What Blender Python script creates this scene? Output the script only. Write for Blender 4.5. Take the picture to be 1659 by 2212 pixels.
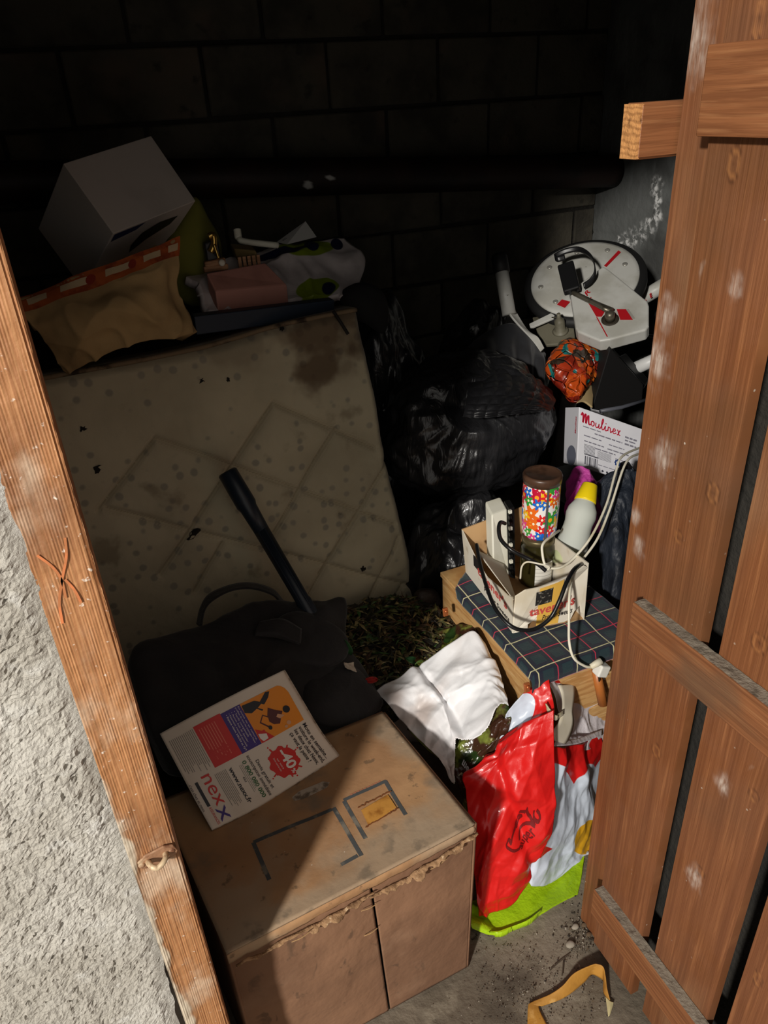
import bpy, math, random
import numpy as np
from mathutils import Matrix, Vector
random.seed(7); rng = np.random.default_rng(11)
for o in list(bpy.data.objects): bpy.data.objects.remove(o)
scene = bpy.context.scene
COL = scene.collection

# ------------------------------------------------------------------ camera
IMW, IMH, FPX = 1659.0, 2212.0, 1600.0
CAM = np.array([0.0, 0.0, 1.6])
CC = np.array([IMW/2, IMH/2]); NADIR = np.array([1005.0, 3965.0]); YAW = math.radians(22)
_d = NADIR - CC
_nad = np.array([_d[0]/FPX, -_d[1]/FPX, -1.0]); _up = -_nad/np.linalg.norm(_nad)
_fw = np.array([0, 0, -1.0]); _fh = _fw - _up*_fw.dot(_up); _fh /= np.linalg.norm(_fh)
_rt = np.cross(_fh, _up)
RM = (np.outer([math.sin(YAW), math.cos(YAW), 0], _fh) + np.outer([math.cos(YAW), -math.sin(YAW), 0], _rt)
      + np.outer([0, 0, 1], _up))
cam_data = bpy.data.cameras.new('camera'); cam = bpy.data.objects.new('camera', cam_data); COL.objects.link(cam)
cam_data.sensor_fit = 'VERTICAL'; cam_data.sensor_height = 36.0; cam_data.lens = FPX/IMH*36.0
cam_data.clip_start = 0.02
m4 = Matrix.Identity(4)
for i in range(3):
    for j in range(3): m4[i][j] = RM[i, j]
    m4[i][3] = CAM[i]
cam.matrix_world = m4
scene.camera = cam

# ------------------------------------------------------------------ light
world = bpy.data.worlds.new('world'); scene.world = world; world.use_nodes = True
wb = world.node_tree.nodes['Background']
wb.inputs[0].default_value = (1.0, 0.94, 0.86, 1); wb.inputs[1].default_value = 0.135
lamp_d = bpy.data.lights.new('corridor_bulb', 'POINT'); lamp = bpy.data.objects.new('corridor_bulb', lamp_d)
COL.objects.link(lamp)
lamp_d.energy = 300; lamp_d.shadow_soft_size = 0.15; lamp_d.color = (1.0, 0.95, 0.88)
lamp.location = (-2.833, -2.138, 3.05)
vs = scene.view_settings
vs.view_transform = 'Standard'; vs.look = 'None'; vs.gamma = 1.0; vs.use_curve_mapping = False
vs.exposure = 1.9

# ------------------------------------------------------------------ geometry helpers
def ray(px, py): return RM @ np.array([(px-CC[0])/FPX, -(py-CC[1])/FPX, -1.0])
def P(px, py, x=None, y=None, z=None):
    r = ray(px, py)
    if z is not None: t = (z-CAM[2])/r[2]
    elif y is not None: t = (y-CAM[1])/r[1]
    else: t = (x-CAM[0])/r[0]
    return CAM + t*r
def PP(px, py, p0, n):
    r = ray(px, py); n = np.asarray(n, float)
    return CAM + r*(np.dot(np.asarray(p0)-CAM, n)/np.dot(r, n))
def unit(v): v = np.asarray(v, float); return v/np.linalg.norm(v)

_perm = rng.permutation(256); _perm = np.concatenate([_perm, _perm, _perm])
_grad = rng.normal(size=(256, 3)); _grad /= np.linalg.norm(_grad, axis=1)[:, None]
def noise3(p):
    p = np.asarray(p, float); sh = p.shape[:-1]; p = p.reshape(-1, 3)
    i = np.floor(p).astype(int); f = p - i; u = f*f*f*(f*(f*6-15)+10); i &= 255
    out = 0
    for dx in (0, 1):
        for dy in (0, 1):
            for dz in (0, 1):
                h = _perm[_perm[_perm[(i[:, 0]+dx) & 255] + ((i[:, 1]+dy) & 255)] + ((i[:, 2]+dz) & 255)]
                g = _grad[h]; d = f - np.array([dx, dy, dz])
                w = (u[:, 0] if dx else 1-u[:, 0])*(u[:, 1] if dy else 1-u[:, 1])*(u[:, 2] if dz else 1-u[:, 2])
                out = out + w*np.einsum('ij,ij->i', g, d)
    return (out*1.5).reshape(sh)
def fbm(p, oct=4, lac=2.1, gain=0.5):
    p = np.asarray(p, float); s = 0; a = 1.0
    for k in range(oct): s = s + a*noise3(p + 17.3*k); p = p*lac; a *= gain
    return s
def ridge(p, oct=3):
    p = np.asarray(p, float); s = 0; a = 1.0
    for k in range(oct): s = s + a*(1-np.abs(noise3(p+9.1*k))*2)**2; p = p*2.1; a *= .5
    return s

def world_loc(o):
    return np.array(o.get('_wl', (0, 0, 0)), float)
def mesh_obj(name, verts, faces, mat, parent=None, smooth=False, attrs=None, uv=None, mats=None, midx=None):
    verts = np.asarray(verts, float).reshape(-1, 3)
    if parent is None:
        org = np.array([verts[:, 0].min()+verts[:, 0].max(), verts[:, 1].min()+verts[:, 1].max(), 2*verts[:, 2].min()])/2
    else: org = np.zeros(3)
    me = bpy.data.meshes.new(name)
    me.from_pydata((verts-org).tolist(), [], [list(map(int, f)) for f in faces]); 
    if mats:
        for m in mats: me.materials.append(m)
        me.polygons.foreach_set('material_index', np.asarray(midx, dtype=np.int32))
    else: me.materials.append(mat)
    if attrs:
        for k, a in attrs.items():
            at = me.attributes.new(k, 'FLOAT', 'POINT'); at.data.foreach_set('value', np.asarray(a, dtype=np.float32).ravel())
    if uv is not None:
        l = me.uv_layers.new(name='UVMap'); vi = np.empty(len(me.loops), dtype=np.int32); me.loops.foreach_get('vertex_index', vi)
        l.data.foreach_set('uv', np.asarray(uv, dtype=np.float32)[vi].ravel())
    if smooth: me.polygons.foreach_set('use_smooth', np.ones(len(me.polygons), dtype=bool))
    me.update()
    o = bpy.data.objects.new(name, me); COL.objects.link(o)
    if parent is None: o.location = org
    else:
        o.parent = parent
        o.matrix_parent_inverse = Matrix.Translation(-Vector(PL.get(parent.name, (0, 0, 0))))
    PL[o.name] = tuple(org) if parent is None else (0.0, 0.0, 0.0)
    return o
PL = {}
def tag(o, label=None, cat=None, group=None, kind=None):
    if label: o['label'] = label
    if cat: o['category'] = cat
    if group: o['group'] = group
    if kind: o['kind'] = kind
    return o
def thing(name, label, cat, loc, group=None, kind=None):
    o = bpy.data.objects.new(name, None); COL.objects.link(o); o.location = tuple(loc)
    o.empty_display_size = .05; PL[o.name] = tuple(loc)
    return tag(o, label, cat, group, kind)

class MB:
    """collects shapes that make up ONE part"""
    def __init__(s): s.v = []; s.f = []
    def add(s, v, f):
        n = len(s.v); s.v += [tuple(map(float, q)) for q in v]; s.f += [[n+i for i in q] for q in f]; return s
    def box(s, lo, hi):
        (a, b, c), (d, e, g) = lo, hi
        return s.hexa([(a, b, c), (d, b, c), (d, e, c), (a, e, c), (a, b, g), (d, b, g), (d, e, g), (a, e, g)])
    def hexa(s, v):
        return s.add(v, [(3, 2, 1, 0), (4, 5, 6, 7), (0, 1, 5, 4), (1, 2, 6, 5), (2, 3, 7, 6), (3, 0, 4, 7)])
    def obox(s, c, ax, ay, az):
        c, ax, ay, az = map(lambda q: np.asarray(q, float), (c, ax, ay, az))
        return s.hexa([c+i*ax+j*ay+k*az for k in (-1, 1) for i, j in ((-1, -1), (1, -1), (1, 1), (-1, 1))])
    def prism(s, pts, off):
        pts = np.asarray(pts, float); off = np.asarray(off, float); n = len(pts)
        return s.add(list(pts)+list(pts+off), [list(range(n))[::-1], list(range(n, 2*n))] + [[i, (i+1) % n, n+(i+1) % n, n+i] for i in range(n)])
    def tube(s, path, rad, n=12, cap=True, flat=None):
        path = np.asarray(path, float); m = len(path); rad = np.broadcast_to(np.asarray(rad, float), (m,))
        t = np.gradient(path, axis=0); t /= np.linalg.norm(t, axis=1)[:, None]
        a = np.array([0, 0, 1.0]) if abs(t[0, 2]) < .9 else np.array([1.0, 0, 0])
        u = unit(np.cross(t[0], a)); v = []
        for i in range(m):
            u = unit(u - t[i]*u.dot(t[i])); w = np.cross(t[i], u)
            for k in range(n):
                an = 2*math.pi*k/n; v.append(path[i]+rad[i]*(math.cos(an)*u+math.sin(an)*w*(flat or 1)))
        f = [[i*n+k, i*n+(k+1) % n, (i+1)*n+(k+1) % n, (i+1)*n+k] for i in range(m-1) for k in range(n)]
        if cap: f += [list(range(n))[::-1], [(m-1)*n+k for k in range(n)]]
        return s.add(v, f)
    def lathe(s, base, axis, prof, n=32, cap=True):
        axis = unit(axis); base = np.asarray(base, float)
        a = np.array([0, 0, 1.0]) if abs(axis[2]) < .9 else np.array([1.0, 0, 0])
        u = unit(np.cross(axis, a)); w = np.cross(axis, u); v = []
        for h, r in prof:
            for k in range(n):
                an = 2*math.pi*k/n; v.append(base+axis*h+r*(math.cos(an)*u+math.sin(an)*w))
        m = len(prof)
        f = [[i*n+k, i*n+(k+1) % n, (i+1)*n+(k+1) % n, (i+1)*n+k] for i in range(m-1) for k in range(n)]
        if cap: f += [list(range(n))[::-1], [(m-1)*n+k for k in range(n)]]
        return s.add(v, f)
    def build(s, name, mat, parent=None, smooth=False, **k):
        return mesh_obj(name, s.v, s.f, mat, parent, smooth, **k)

def bevel(o, w=.003, seg=2, angle=40):
    m = o.modifiers.new('bevel', 'BEVEL'); m.width = w; m.segments = seg; m.limit_method = 'ANGLE'; m.angle_limit = math.radians(angle)
    return o
def smooth_path(pts, n=60):
    pts = np.asarray(pts, float); m = len(pts)
    ext = np.vstack([2*pts[0]-pts[1], pts, 2*pts[-1]-pts[-2]])
    t = np.linspace(0, m-1-1e-9, n); i = t.astype(int); f = (t-i)[:, None]
    p0, p1, p2, p3 = ext[i], ext[i+1], ext[i+2], ext[i+3]
    return .5*(2*p1+(p2-p0)*f+(2*p0-5*p1+4*p2-p3)*f*f+(3*p1-p0-3*p2+p3)*f**3)
def catgrid(ctrl, nu, nv):
    c = np.asarray(ctrl, float)
    rows = np.stack([smooth_path(r, nu) for r in c])
    return np.stack([smooth_path(rows[:, j], nv) for j in range(nu)], axis=1)

class Sheet:
    """a real sheet with thickness; ctrl = rows of world points"""
    def __init__(s, ctrl, nu=60, nv=60):
        s.g = catgrid(ctrl, nu, nv); s.nu = nu; s.nv = nv
        s.uu, s.vv = np.meshgrid(np.linspace(0, 1, nu), np.linspace(0, 1, nv)); s.flip = 1
        n = s.normals()
        if (n*(CAM-s.g)).sum(-1).mean() < 0: s.flip = -1
    def normals(s):
        a = np.gradient(s.g, axis=1); b = np.gradient(s.g, axis=0); n = np.cross(a, b)
        return s.flip*n/(np.linalg.norm(n, axis=2)[..., None]+1e-12)
    def disp(s, d): s.g = s.g + s.normals()*np.asarray(d)[..., None]; return s
    def S(s, u, v, eps=0.0006):
        if not hasattr(s, '_n'): s._n = s.normals()
        u = np.clip(np.asarray(u, float), 0, 1)*(s.nu-1); v = np.clip(np.asarray(v, float), 0, 1)*(s.nv-1)
        i = np.minimum(u.astype(int), s.nu-2); j = np.minimum(v.astype(int), s.nv-2); a = (u-i)[..., None]; b = (v-j)[..., None]
        def L(G): return (G[j, i]*(1-a)+G[j, i+1]*a)*(1-b)+(G[j+1, i]*(1-a)+G[j+1, i+1]*a)*b
        return L(s.g)+L(s._n)*eps
    def build(s, name, mat, parent=None, thick=.002, attrs=None, smooth=True, keep=None, back=None, **k):
        n = s.normals(); nu, nv = s.nu, s.nv
        front = s.g.reshape(-1, 3)
        if back is not None: back = back.reshape(-1, 3)
        else: back = (s.g-n*thick).reshape(-1, 3)
        N = nu*nv; idx = np.arange(N).reshape(nv, nu)
        q = np.stack([idx[:-1, :-1], idx[:-1, 1:], idx[1:, 1:], idx[1:, :-1]], -1)
        if keep is None: keep = np.ones((nv-1, nu-1), bool)
        f = q[keep]
        if s.flip < 0: f = f[:, ::-1]
        faces = f.tolist() + (f[:, ::-1]+N).tolist()
        from collections import Counter
        E = {}
        for a in f.tolist():
            for i in range(4):
                e = (a[i], a[(i+1) % 4])
                if (e[1], e[0]) in E: del E[(e[1], e[0])]
                else: E[e] = 1
        faces += [[b, a, a+N, b+N] for a, b in E]
        if attrs: attrs = {kk: np.concatenate([np.ravel(a), np.ravel(a)]) for kk, a in attrs.items()}
        uv = np.stack([s.uu.ravel(), s.vv.ravel()], -1); uv = np.concatenate([uv, uv])
        return mesh_obj(name, np.concatenate([front, back]), faces, mat, parent, smooth, attrs=attrs, uv=uv, **k)

def crumple(s, n, amp, w, seed, L=.12):
    """sharp tent-shaped creases over a sheet, in metres"""
    lu = np.linalg.norm(np.diff(s.g, axis=1), axis=2).sum(1).mean(); lv = np.linalg.norm(np.diff(s.g, axis=0), axis=2).sum(0).mean()
    x = s.uu*lu; y = s.vv*lv; d = np.zeros_like(x); r = np.random.default_rng(seed)
    for k in range(n):
        an = r.uniform(0, math.pi); cx, cy = r.uniform(0, lu), r.uniform(0, lv); c, q = math.cos(an), math.sin(an)
        t = (x-cx)*c+(y-cy)*q; p = -(x-cx)*q+(y-cy)*c + .15*L*np.sin(t/L*2+k)
        ww = w*r.uniform(.5, 1.6); d += amp*r.uniform(-.6, 1)*np.maximum(0, 1-np.abs(p)/ww)*np.exp(-(t/(L*r.uniform(.5, 1.5)))**2)
    return d
def pillow(name, outline, center, tf, tb, mat, parent=None, nr=14, na=72, power=2.0, noise=0.0, nscale=8, normal=None, lump=None, attrs=None):
    """inflated closed body inside a star-shaped outline (world points)"""
    outline = np.asarray(outline, float); center = np.asarray(center, float)
    cl = np.vstack([outline, outline[:1]]); 
    ext = np.vstack([outline[-1:], outline, outline[:2]])
    m = len(outline); t = np.linspace(0, m, na, endpoint=False); i = t.astype(int); f = (t-i)[:, None]
    p0, p1, p2, p3 = ext[i], ext[i+1], ext[i+2], ext[i+3]
    b = .5*(2*p1+(p2-p0)*f+(2*p0-5*p1+4*p2-p3)*f*f+(3*p1-p0-3*p2+p3)*f**3)
    if normal is None:
        c = b-center; normal = unit(np.cross(c, np.roll(c, -1, 0)).sum(0))
    normal = np.asarray(normal, float)
    if normal.dot(CAM-center) < 0: normal = -normal
    v = []; rr = np.sin(np.linspace(0, math.pi/2, nr+1)); 
    def ring(r, T, sg):
        h = T*(1-r**power)**(1/power)
        return center+(b-center)*r + sg*h*normal
    front = [ring(r, tf, 1) for r in rr[1:]]; back = [ring(r, tb, -1) for r in rr[1:-1]]
    V = [center+normal*tf] + [q for R_ in front for q in R_]
    nb0 = len(V); V += [q for R_ in back for q in R_]; V.append(center-normal*tb); V = np.array(V)
    F = [[0, 1+k, 1+(k+1) % na] for k in range(na)]
    for j in range(nr-1):
        o = 1+j*na; F += [[o+k, o+na+k, o+na+(k+1) % na, o+(k+1) % na] for k in range(na)]
    rim = 1+(nr-1)*na; rings = [nb0+j*na for j in range(nr-1)]
    seq = rings+[rim]
    last = len(V)-1
    F += [[last, seq[0]+(k+1) % na, seq[0]+k] for k in range(na)]
    for a_, c_ in zip(seq[:-1], seq[1:]):
        F += [[a_+k, a_+(k+1) % na, c_+(k+1) % na, c_+k] for k in range(na)]
    if noise:
        V = V + normal*(noise*fbm(V*nscale, 4))[:, None]
    if lump is not None: V = V + lump(V)
    return mesh_obj(name, V, F, mat, parent, True)

def ico(sub):
    import bmesh
    bm = bmesh.new(); bmesh.ops.create_icosphere(bm, subdivisions=sub, radius=1)
    v = np.array([q.co[:] for q in bm.verts]); f = [[w.index for w in p.verts] for p in bm.faces]; bm.free(); return v, f

# ------------------------------------------------------------------ flat print helpers
_tc = {}
def text2d(s, bold=0.0, shear=0.0, space=1.0):
    k = (s, bold, shear, space)
    if k in _tc: return _tc[k]
    cu = bpy.data.curves.new('tmp', 'FONT'); cu.body = s; cu.size = 1; cu.resolution_u = 3; cu.offset = bold; cu.shear = shear; cu.space_character = space
    ob = bpy.data.objects.new('tmp', cu); COL.objects.link(ob)
    dg = bpy.context.evaluated_depsgraph_get(); dg.update(); ev = ob.evaluated_get(dg); me = ev.to_mesh()
    v = np.array([q.co[:2] for q in me.vertices]).reshape(-1, 2); f = [list(p.vertices) for p in me.polygons]
    ev.to_mesh_clear(); bpy.data.objects.remove(ob); bpy.data.curves.remove(cu)
    _tc[k] = (v, f); return v, f
class Print:
    """2-D shapes in page units mapped onto a surface by fn(u, v) -> world points"""
    def __init__(s): s.v = []; s.f = []
    def add(s, v, f):
        n = len(s.v); s.v += [tuple(q) for q in np.asarray(v, float)]; s.f += [[n+i for i in q] for q in f]; return s
    def text(s, t, at, size, rot=0, bold=0, shear=0, width=None, space=1.0, align='L'):
        v, f = text2d(t, bold, shear, space)
        if len(v) == 0: return s
        v = v.copy(); w = v[:, 0].max()-v[:, 0].min(); v[:, 0] -= v[:, 0].min()
        sx = size if width is None else width/w
        if align == 'C': v[:, 0] -= w/2
        v = v*np.array([sx, size]); c, q = math.cos(rot), math.sin(rot)
        return s.add(np.stack([v[:, 0]*c-v[:, 1]*q+at[0], v[:, 0]*q+v[:, 1]*c+at[1]], -1), f)
    def rect(s, u0, v0, u1, v1, n=8, m=8):
        uu, vv = np.meshgrid(np.linspace(u0, u1, n+1), np.linspace(v0, v1, m+1))
        return s.add(np.stack([uu.ravel(), vv.ravel()], -1), [[j*(n+1)+i, j*(n+1)+i+1, (j+1)*(n+1)+i+1, (j+1)*(n+1)+i] for j in range(m) for i in range(n)])
    def words(s, u, v, w, h, seed=0):
        """a line of print too small to read: word-long dashes"""
        r = random.Random(seed); x = u
        while x < u+w-.01:
            l = min(r.uniform(.04, .11), u+w-x); s.rect(x, v, x+l, v+h, 1, 1); x += l+.014
        return s
    def poly(s, pts): return s.add(pts, [list(range(len(pts)))])
    def disc(s, c, ru, rv, n=28, wob=None):
        pts = [c]; 
        for k in range(n):
            a = 2*math.pi*k/n; r = 1 if wob is None else wob(a); pts.append((c[0]+ru*r*math.cos(a), c[1]+rv*r*math.sin(a)))
        return s.add(pts, [[0, 1+k, 1+(k+1) % n] for k in range(n)])
    def line(s, pts, w, asp=1.0, n=None):
        pts = np.asarray(pts, float)
        if n: pts = smooth_path(np.c_[pts, np.zeros(len(pts))], n)[:, :2]
        t = np.gradient(pts, axis=0); t = t*np.array([1, asp]); t /= np.linalg.norm(t, axis=1)[:, None]+1e-9
        q = np.stack([-t[:, 1], t[:, 0]/asp], -1)
        w = np.broadcast_to(np.asarray(w, float), (len(pts),))[:, None]
        a = pts+q*w/2; b = pts-q*w/2; m = len(pts)
        return s.add(np.concatenate([a, b]), [[i, i+1, m+i+1, m+i] for i in range(m-1)])
    def build(s, name, fn, mat, parent, eps=.0006, thick=.0004, label=None):
        uv = np.array(s.v); top = fn(uv[:, 0], uv[:, 1], eps); bot = fn(uv[:, 0], uv[:, 1], eps-thick)
        o = mesh_obj(name, top, s.f, mat, parent, False)
        if label: o['label'] = label
        return o
def planar(o, ux, uy):
    o, ux, uy = map(lambda q: np.asarray(q, float), (o, ux, uy)); n = unit(np.cross(ux, uy))
    if n.dot(CAM-o) < 0: n = -n
    return lambda u, v, eps=.0006: o+np.asarray(u)[..., None]*ux+np.asarray(v)[..., None]*uy+n*eps

# ------------------------------------------------------------------ materials
def lin(c):
    c = np.asarray(c, float)/255; r = np.where(c <= .04045, c/12.92, ((c+.055)/1.055)**2.4); return (*map(float, r), 1.0)
def mask(nt, sp):
    N, L = nt.nodes.new, nt.links.new
    t = sp['t']
    if t == 'attr':
        a = N('ShaderNodeAttribute'); a.attribute_name = sp['name']; out = a.outputs['Fac']
    else:
        tc = N('ShaderNodeTexCoord'); mp = N('ShaderNodeMapping'); L(tc.outputs['UV' if sp.get('uv') else 'Object'], mp.inputs[0])
        mp.inputs['Scale'].default_value = sp.get('st', (1, 1, 1)); mp.inputs['Rotation'].default_value = sp.get('rot', (0, 0, 0)); mp.inputs['Location'].default_value = sp.get('loc', (0, 0, 0))
        src = mp.outputs[0]
        if sp.get('rand'):
            oi = N('ShaderNodeObjectInfo'); ad = N('ShaderNodeVectorMath'); ad.operation = 'MULTIPLY_ADD'
            L(oi.outputs['Random'], ad.inputs[0]); ad.inputs[1].default_value = (37, 51, 23); L(src, ad.inputs[2]); src = ad.outputs[0]
        if t == 'noise':
            n = N('ShaderNodeTexNoise'); n.inputs['Scale'].default_value = sp.get('s', 10); n.inputs['Detail'].default_value = sp.get('d', 4)
            n.inputs['Roughness'].default_value = sp.get('r', .55); n.inputs['Distortion'].default_value = sp.get('dist', 0); L(src, n.inputs['Vector']); out = n.outputs['Fac']
        elif t == 'voro':
            n = N('ShaderNodeTexVoronoi'); n.inputs['Scale'].default_value = sp.get('s', 10); n.feature = sp.get('feat', 'F1'); L(src, n.inputs['Vector'])
            n.inputs['Randomness'].default_value = sp.get('rnd', 1); out = n.outputs['Distance']
        elif t == 'wave':
            n = N('ShaderNodeTexWave'); n.bands_direction = sp.get('dir', 'X'); n.inputs['Scale'].default_value = sp.get('s', 10); n.inputs['Distortion'].default_value = sp.get('dist', 2)
            n.inputs['Detail'].default_value = sp.get('d', 2); n.inputs['Detail Scale'].default_value = sp.get('ds', 1); L(src, n.inputs['Vector']); out = n.outputs['Fac']
        elif t == 'rings':
            n = N('ShaderNodeTexWave'); n.wave_type = 'RINGS'; n.rings_direction = sp.get('dir', 'X'); n.inputs['Scale'].default_value = sp.get('s', 10); n.inputs['Distortion'].default_value = sp.get('dist', 2); L(src, n.inputs['Vector']); out = n.outputs['Fac']
        elif t == 'random':
            oi = N('ShaderNodeObjectInfo'); out = oi.outputs['Random']
    if 'lo' in sp:
        mr = N('ShaderNodeMapRange'); mr.interpolation_type = 'SMOOTHSTEP'; mr.clamp = True
        L(out, mr.inputs['Value']); mr.inputs['From Min'].default_value = sp['lo']; mr.inputs['From Max'].default_value = sp['hi']
        mr.inputs['To Min'].default_value = 0; mr.inputs['To Max'].default_value = sp.get('amt', 1); out = mr.outputs[0]
    if 'mul' in sp:
        o2 = mask(nt, sp['mul']); m = N('ShaderNodeMath'); m.operation = 'MULTIPLY'; L(out, m.inputs[0]); L(o2, m.inputs[1]); out = m.outputs[0]
    return out
def MAT(name, col, rough=.7, metal=0, layers=(), bump=(), spec=.5, trans=0, ior=1.45, coat=0, sheen=0, alpha=1, emit=None, lr=()):
    m = bpy.data.materials.new(name); m.use_nodes = True; nt = m.node_tree; b = nt.nodes['Principled BSDF']; N, L = nt.nodes.new, nt.links.new
    b.inputs['Base Color'].default_value = lin(col); b.inputs['Roughness'].default_value = rough; b.inputs['Metallic'].default_value = metal
    b.inputs['Specular IOR Level'].default_value = spec; b.inputs['Transmission Weight'].default_value = trans; b.inputs['IOR'].default_value = ior
    b.inputs['Coat Weight'].default_value = coat; b.inputs['Sheen Weight'].default_value = sheen; b.inputs['Alpha'].default_value = alpha
    cur = None
    for c, sp in layers:
        mx = N('ShaderNodeMix'); mx.data_type = 'RGBA'
        if cur is None: mx.inputs['A'].default_value = lin(col)
        else: L(cur, mx.inputs['A'])
        mx.inputs['B'].default_value = lin(c); L(mask(nt, sp), mx.inputs['Factor']); cur = mx.outputs['Result']
    if cur is not None: L(cur, b.inputs['Base Color'])
    rc = None
    for r_, sp in lr:
        mx = N('ShaderNodeMix'); mx.data_type = 'FLOAT'
        if rc is None: mx.inputs['A'].default_value = rough
        else: L(rc, mx.inputs['A'])
        mx.inputs['B'].default_value = r_; L(mask(nt, sp), mx.inputs['Factor']); rc = mx.outputs['Result']
    if rc is not None: L(rc, b.inputs['Roughness'])
    nrm = None
    for sp, st, dist in bump:
        bp = N('ShaderNodeBump'); bp.inputs['Strength'].default_value = st; bp.inputs['Distance'].default_value = dist; L(mask(nt, sp), bp.inputs['Height'])
        if nrm is not None: L(nrm, bp.inputs['Normal'])
        nrm = bp.outputs[0]
    if nrm is not None: L(nrm, b.inputs['Normal'])
    return m
def NZ(s, lo, hi, amt=1, st=(1, 1, 1), **k): return dict(t='noise', s=s, lo=lo, hi=hi, amt=amt, st=st, **k)
def simple(name, col, rough=.6, **k):
    return MAT(name, col, rough, layers=[(tuple(int(c*.72) for c in col), NZ(14, .45, .75, .5))], **k)
# ------------------------------------------------------------------ material library
m_door = MAT('stained_pine', (128, 80, 48), .5, layers=[
    ((112, 66, 37), NZ(4, .4, .62, .6, (1, 30, 1.2), rand=1, d=6)),
    ((152, 100, 62), NZ(7, .52, .68, .6, (1, 22, .9), rand=1, d=5)),
    ((100, 58, 33), dict(t='wave', s=6, dir='Y', dist=4.5, d=3, ds=.5, st=(1, 1, .06), lo=.72, hi=.98, amt=.35, rand=1)),
    ((96, 68, 46), NZ(2.2, .48, .70, .6, rand=1)),
    ((150, 112, 80), NZ(3.5, .56, .74, .5, (1, 1.6, .5), rand=1)),
    ((196, 184, 168), NZ(9, .70, .80, .5, (1, 1.6, .8), rand=1)),
    ((60, 34, 20), dict(t='voro', s=5.5, st=(1, 1.5, .8), lo=.055, hi=.02, amt=.8, rand=1)),
    ((205, 196, 180), dict(t='voro', s=42, lo=.09, hi=.05, amt=.7, rand=1, mul=NZ(6, .5, .6))),
    ((186, 128, 74), dict(t='attr', name='knotl', lo=.1, hi=1.1, amt=.3)), ((66, 38, 22), dict(t='attr', name='knotd', lo=.15, hi=1.0, amt=.65)),
    ((216, 204, 192), dict(t='attr', name='smudge', lo=.0, hi=1.2, amt=.75, mul=NZ(40, .2, .7, 1, (1, 5, 1))))],
    bump=[(NZ(6, .3, .7, 1, (1, 40, 1)), .25, .002)], lr=[(.75, NZ(5, .45, .6))])
m_doorrail = MAT('stained_pine_rail', (138, 88, 54), .55, layers=[
    ((112, 68, 40), NZ(5, .4, .62, .8, (1, 1.2, 30), rand=1, d=6)),
    ((156, 108, 70), NZ(8, .5, .7, .6, (1, 1, 20), rand=1)),
    ((90, 74, 58), NZ(4, .52, .7, .6, rand=1)), ((200, 188, 170), NZ(22, .72, .8, .6))],
    bump=[(NZ(6, .3, .7, 1, (1, 1, 40)), .3, .002)])
m_dust = MAT('grey_dust', (128, 118, 104), .95, layers=[((82, 72, 60), NZ(60, .5, .7, .8)), ((70, 62, 52), NZ(14, .55, .7, .7))], bump=[(NZ(160, .3, .7), .5, .002)])
m_jamb = MAT('weathered_jamb_wood', (172, 120, 78), .6, layers=[
    ((142, 94, 58), NZ(9, .42, .6, .6, (34, 1, .8), d=5, dist=.3)),
    ((196, 148, 102), dict(t='wave', s=62, dir='X', dist=6, d=3, ds=.5, st=(1, 1, .09), lo=.5, hi=.9, amt=.35)),
    ((96, 54, 30), NZ(3.4, .5, .66, .7, (1.6, 1, .8))),
    ((206, 186, 162), NZ(6.5, .52, .66, .75, (1.2, 1, .7), d=6)),
    ((206, 192, 170), dict(t='attr', name='lip', lo=.35, hi=.75)),
    ((225, 214, 200), NZ(120, .64, .72, .8))],
    bump=[(dict(t='wave', s=44, dir='X', dist=5, d=3, ds=.5, st=(1, 1, .09), lo=.2, hi=.9), .2, .001), (NZ(60, .3, .7), .2, .002)])
m_orangechalk = MAT('orange_chalk', (210, 124, 76), .9, layers=[((176, 112, 70), NZ(40, .4, .6))])
m_plaster = MAT('rough_white_plaster', (212, 208, 199), .95, layers=[
    ((184, 178, 166), NZ(5, .42, .62, .7)), ((138, 130, 116), NZ(2.0, .54, .70, .55)), ((228, 226, 220), NZ(26, .55, .7, .7)),
    ((96, 88, 74), NZ(70, .66, .78, .7))], bump=[(NZ(170, .2, .8, 1, d=6, r=.7), .8, .004)])
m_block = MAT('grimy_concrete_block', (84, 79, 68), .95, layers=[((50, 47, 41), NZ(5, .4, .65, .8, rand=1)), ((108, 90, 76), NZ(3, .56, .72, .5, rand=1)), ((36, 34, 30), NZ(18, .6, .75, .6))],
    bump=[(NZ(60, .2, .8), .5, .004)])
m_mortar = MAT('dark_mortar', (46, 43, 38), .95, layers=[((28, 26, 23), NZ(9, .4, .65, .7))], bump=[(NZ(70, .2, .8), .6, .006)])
m_rightwall = MAT('grey_parged_wall', (104, 106, 104), .95, layers=[((70, 70, 68), NZ(4, .42, .64, .8)), ((124, 126, 126), NZ(6, .55, .72, .5, (1, 4, 1))),
    ((226, 226, 224), dict(t='attr', name='salt', lo=.12, hi=.8, mul=NZ(70, .40, .62, d=6)))], bump=[(NZ(45, .2, .8), .35, .004)])
m_floor = MAT('dirty_concrete_floor', (122, 112, 97), .9, layers=[((92, 83, 70), NZ(4, .42, .62, .8)), ((140, 131, 114), NZ(9, .55, .7, .7)),
    ((44, 38, 30), NZ(26, .64, .70, .9, d=7, r=.7)), ((62, 54, 44), NZ(3, .60, .72, .7)), ((170, 165, 155), NZ(90, .70, .76, .8))],
    bump=[(NZ(60, .2, .8, 1, d=6), .5, .004)])
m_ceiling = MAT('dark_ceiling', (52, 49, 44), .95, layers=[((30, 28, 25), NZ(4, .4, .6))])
m_pipe = MAT('rusty_brown_pipe', (44, 26, 20), .55, layers=[((24, 15, 12), NZ(5, .4, .6)), ((190, 188, 184), dict(t='attr', name='chip', lo=.4, hi=.8))], bump=[(NZ(40, .2, .8), .2, .003)])
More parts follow.
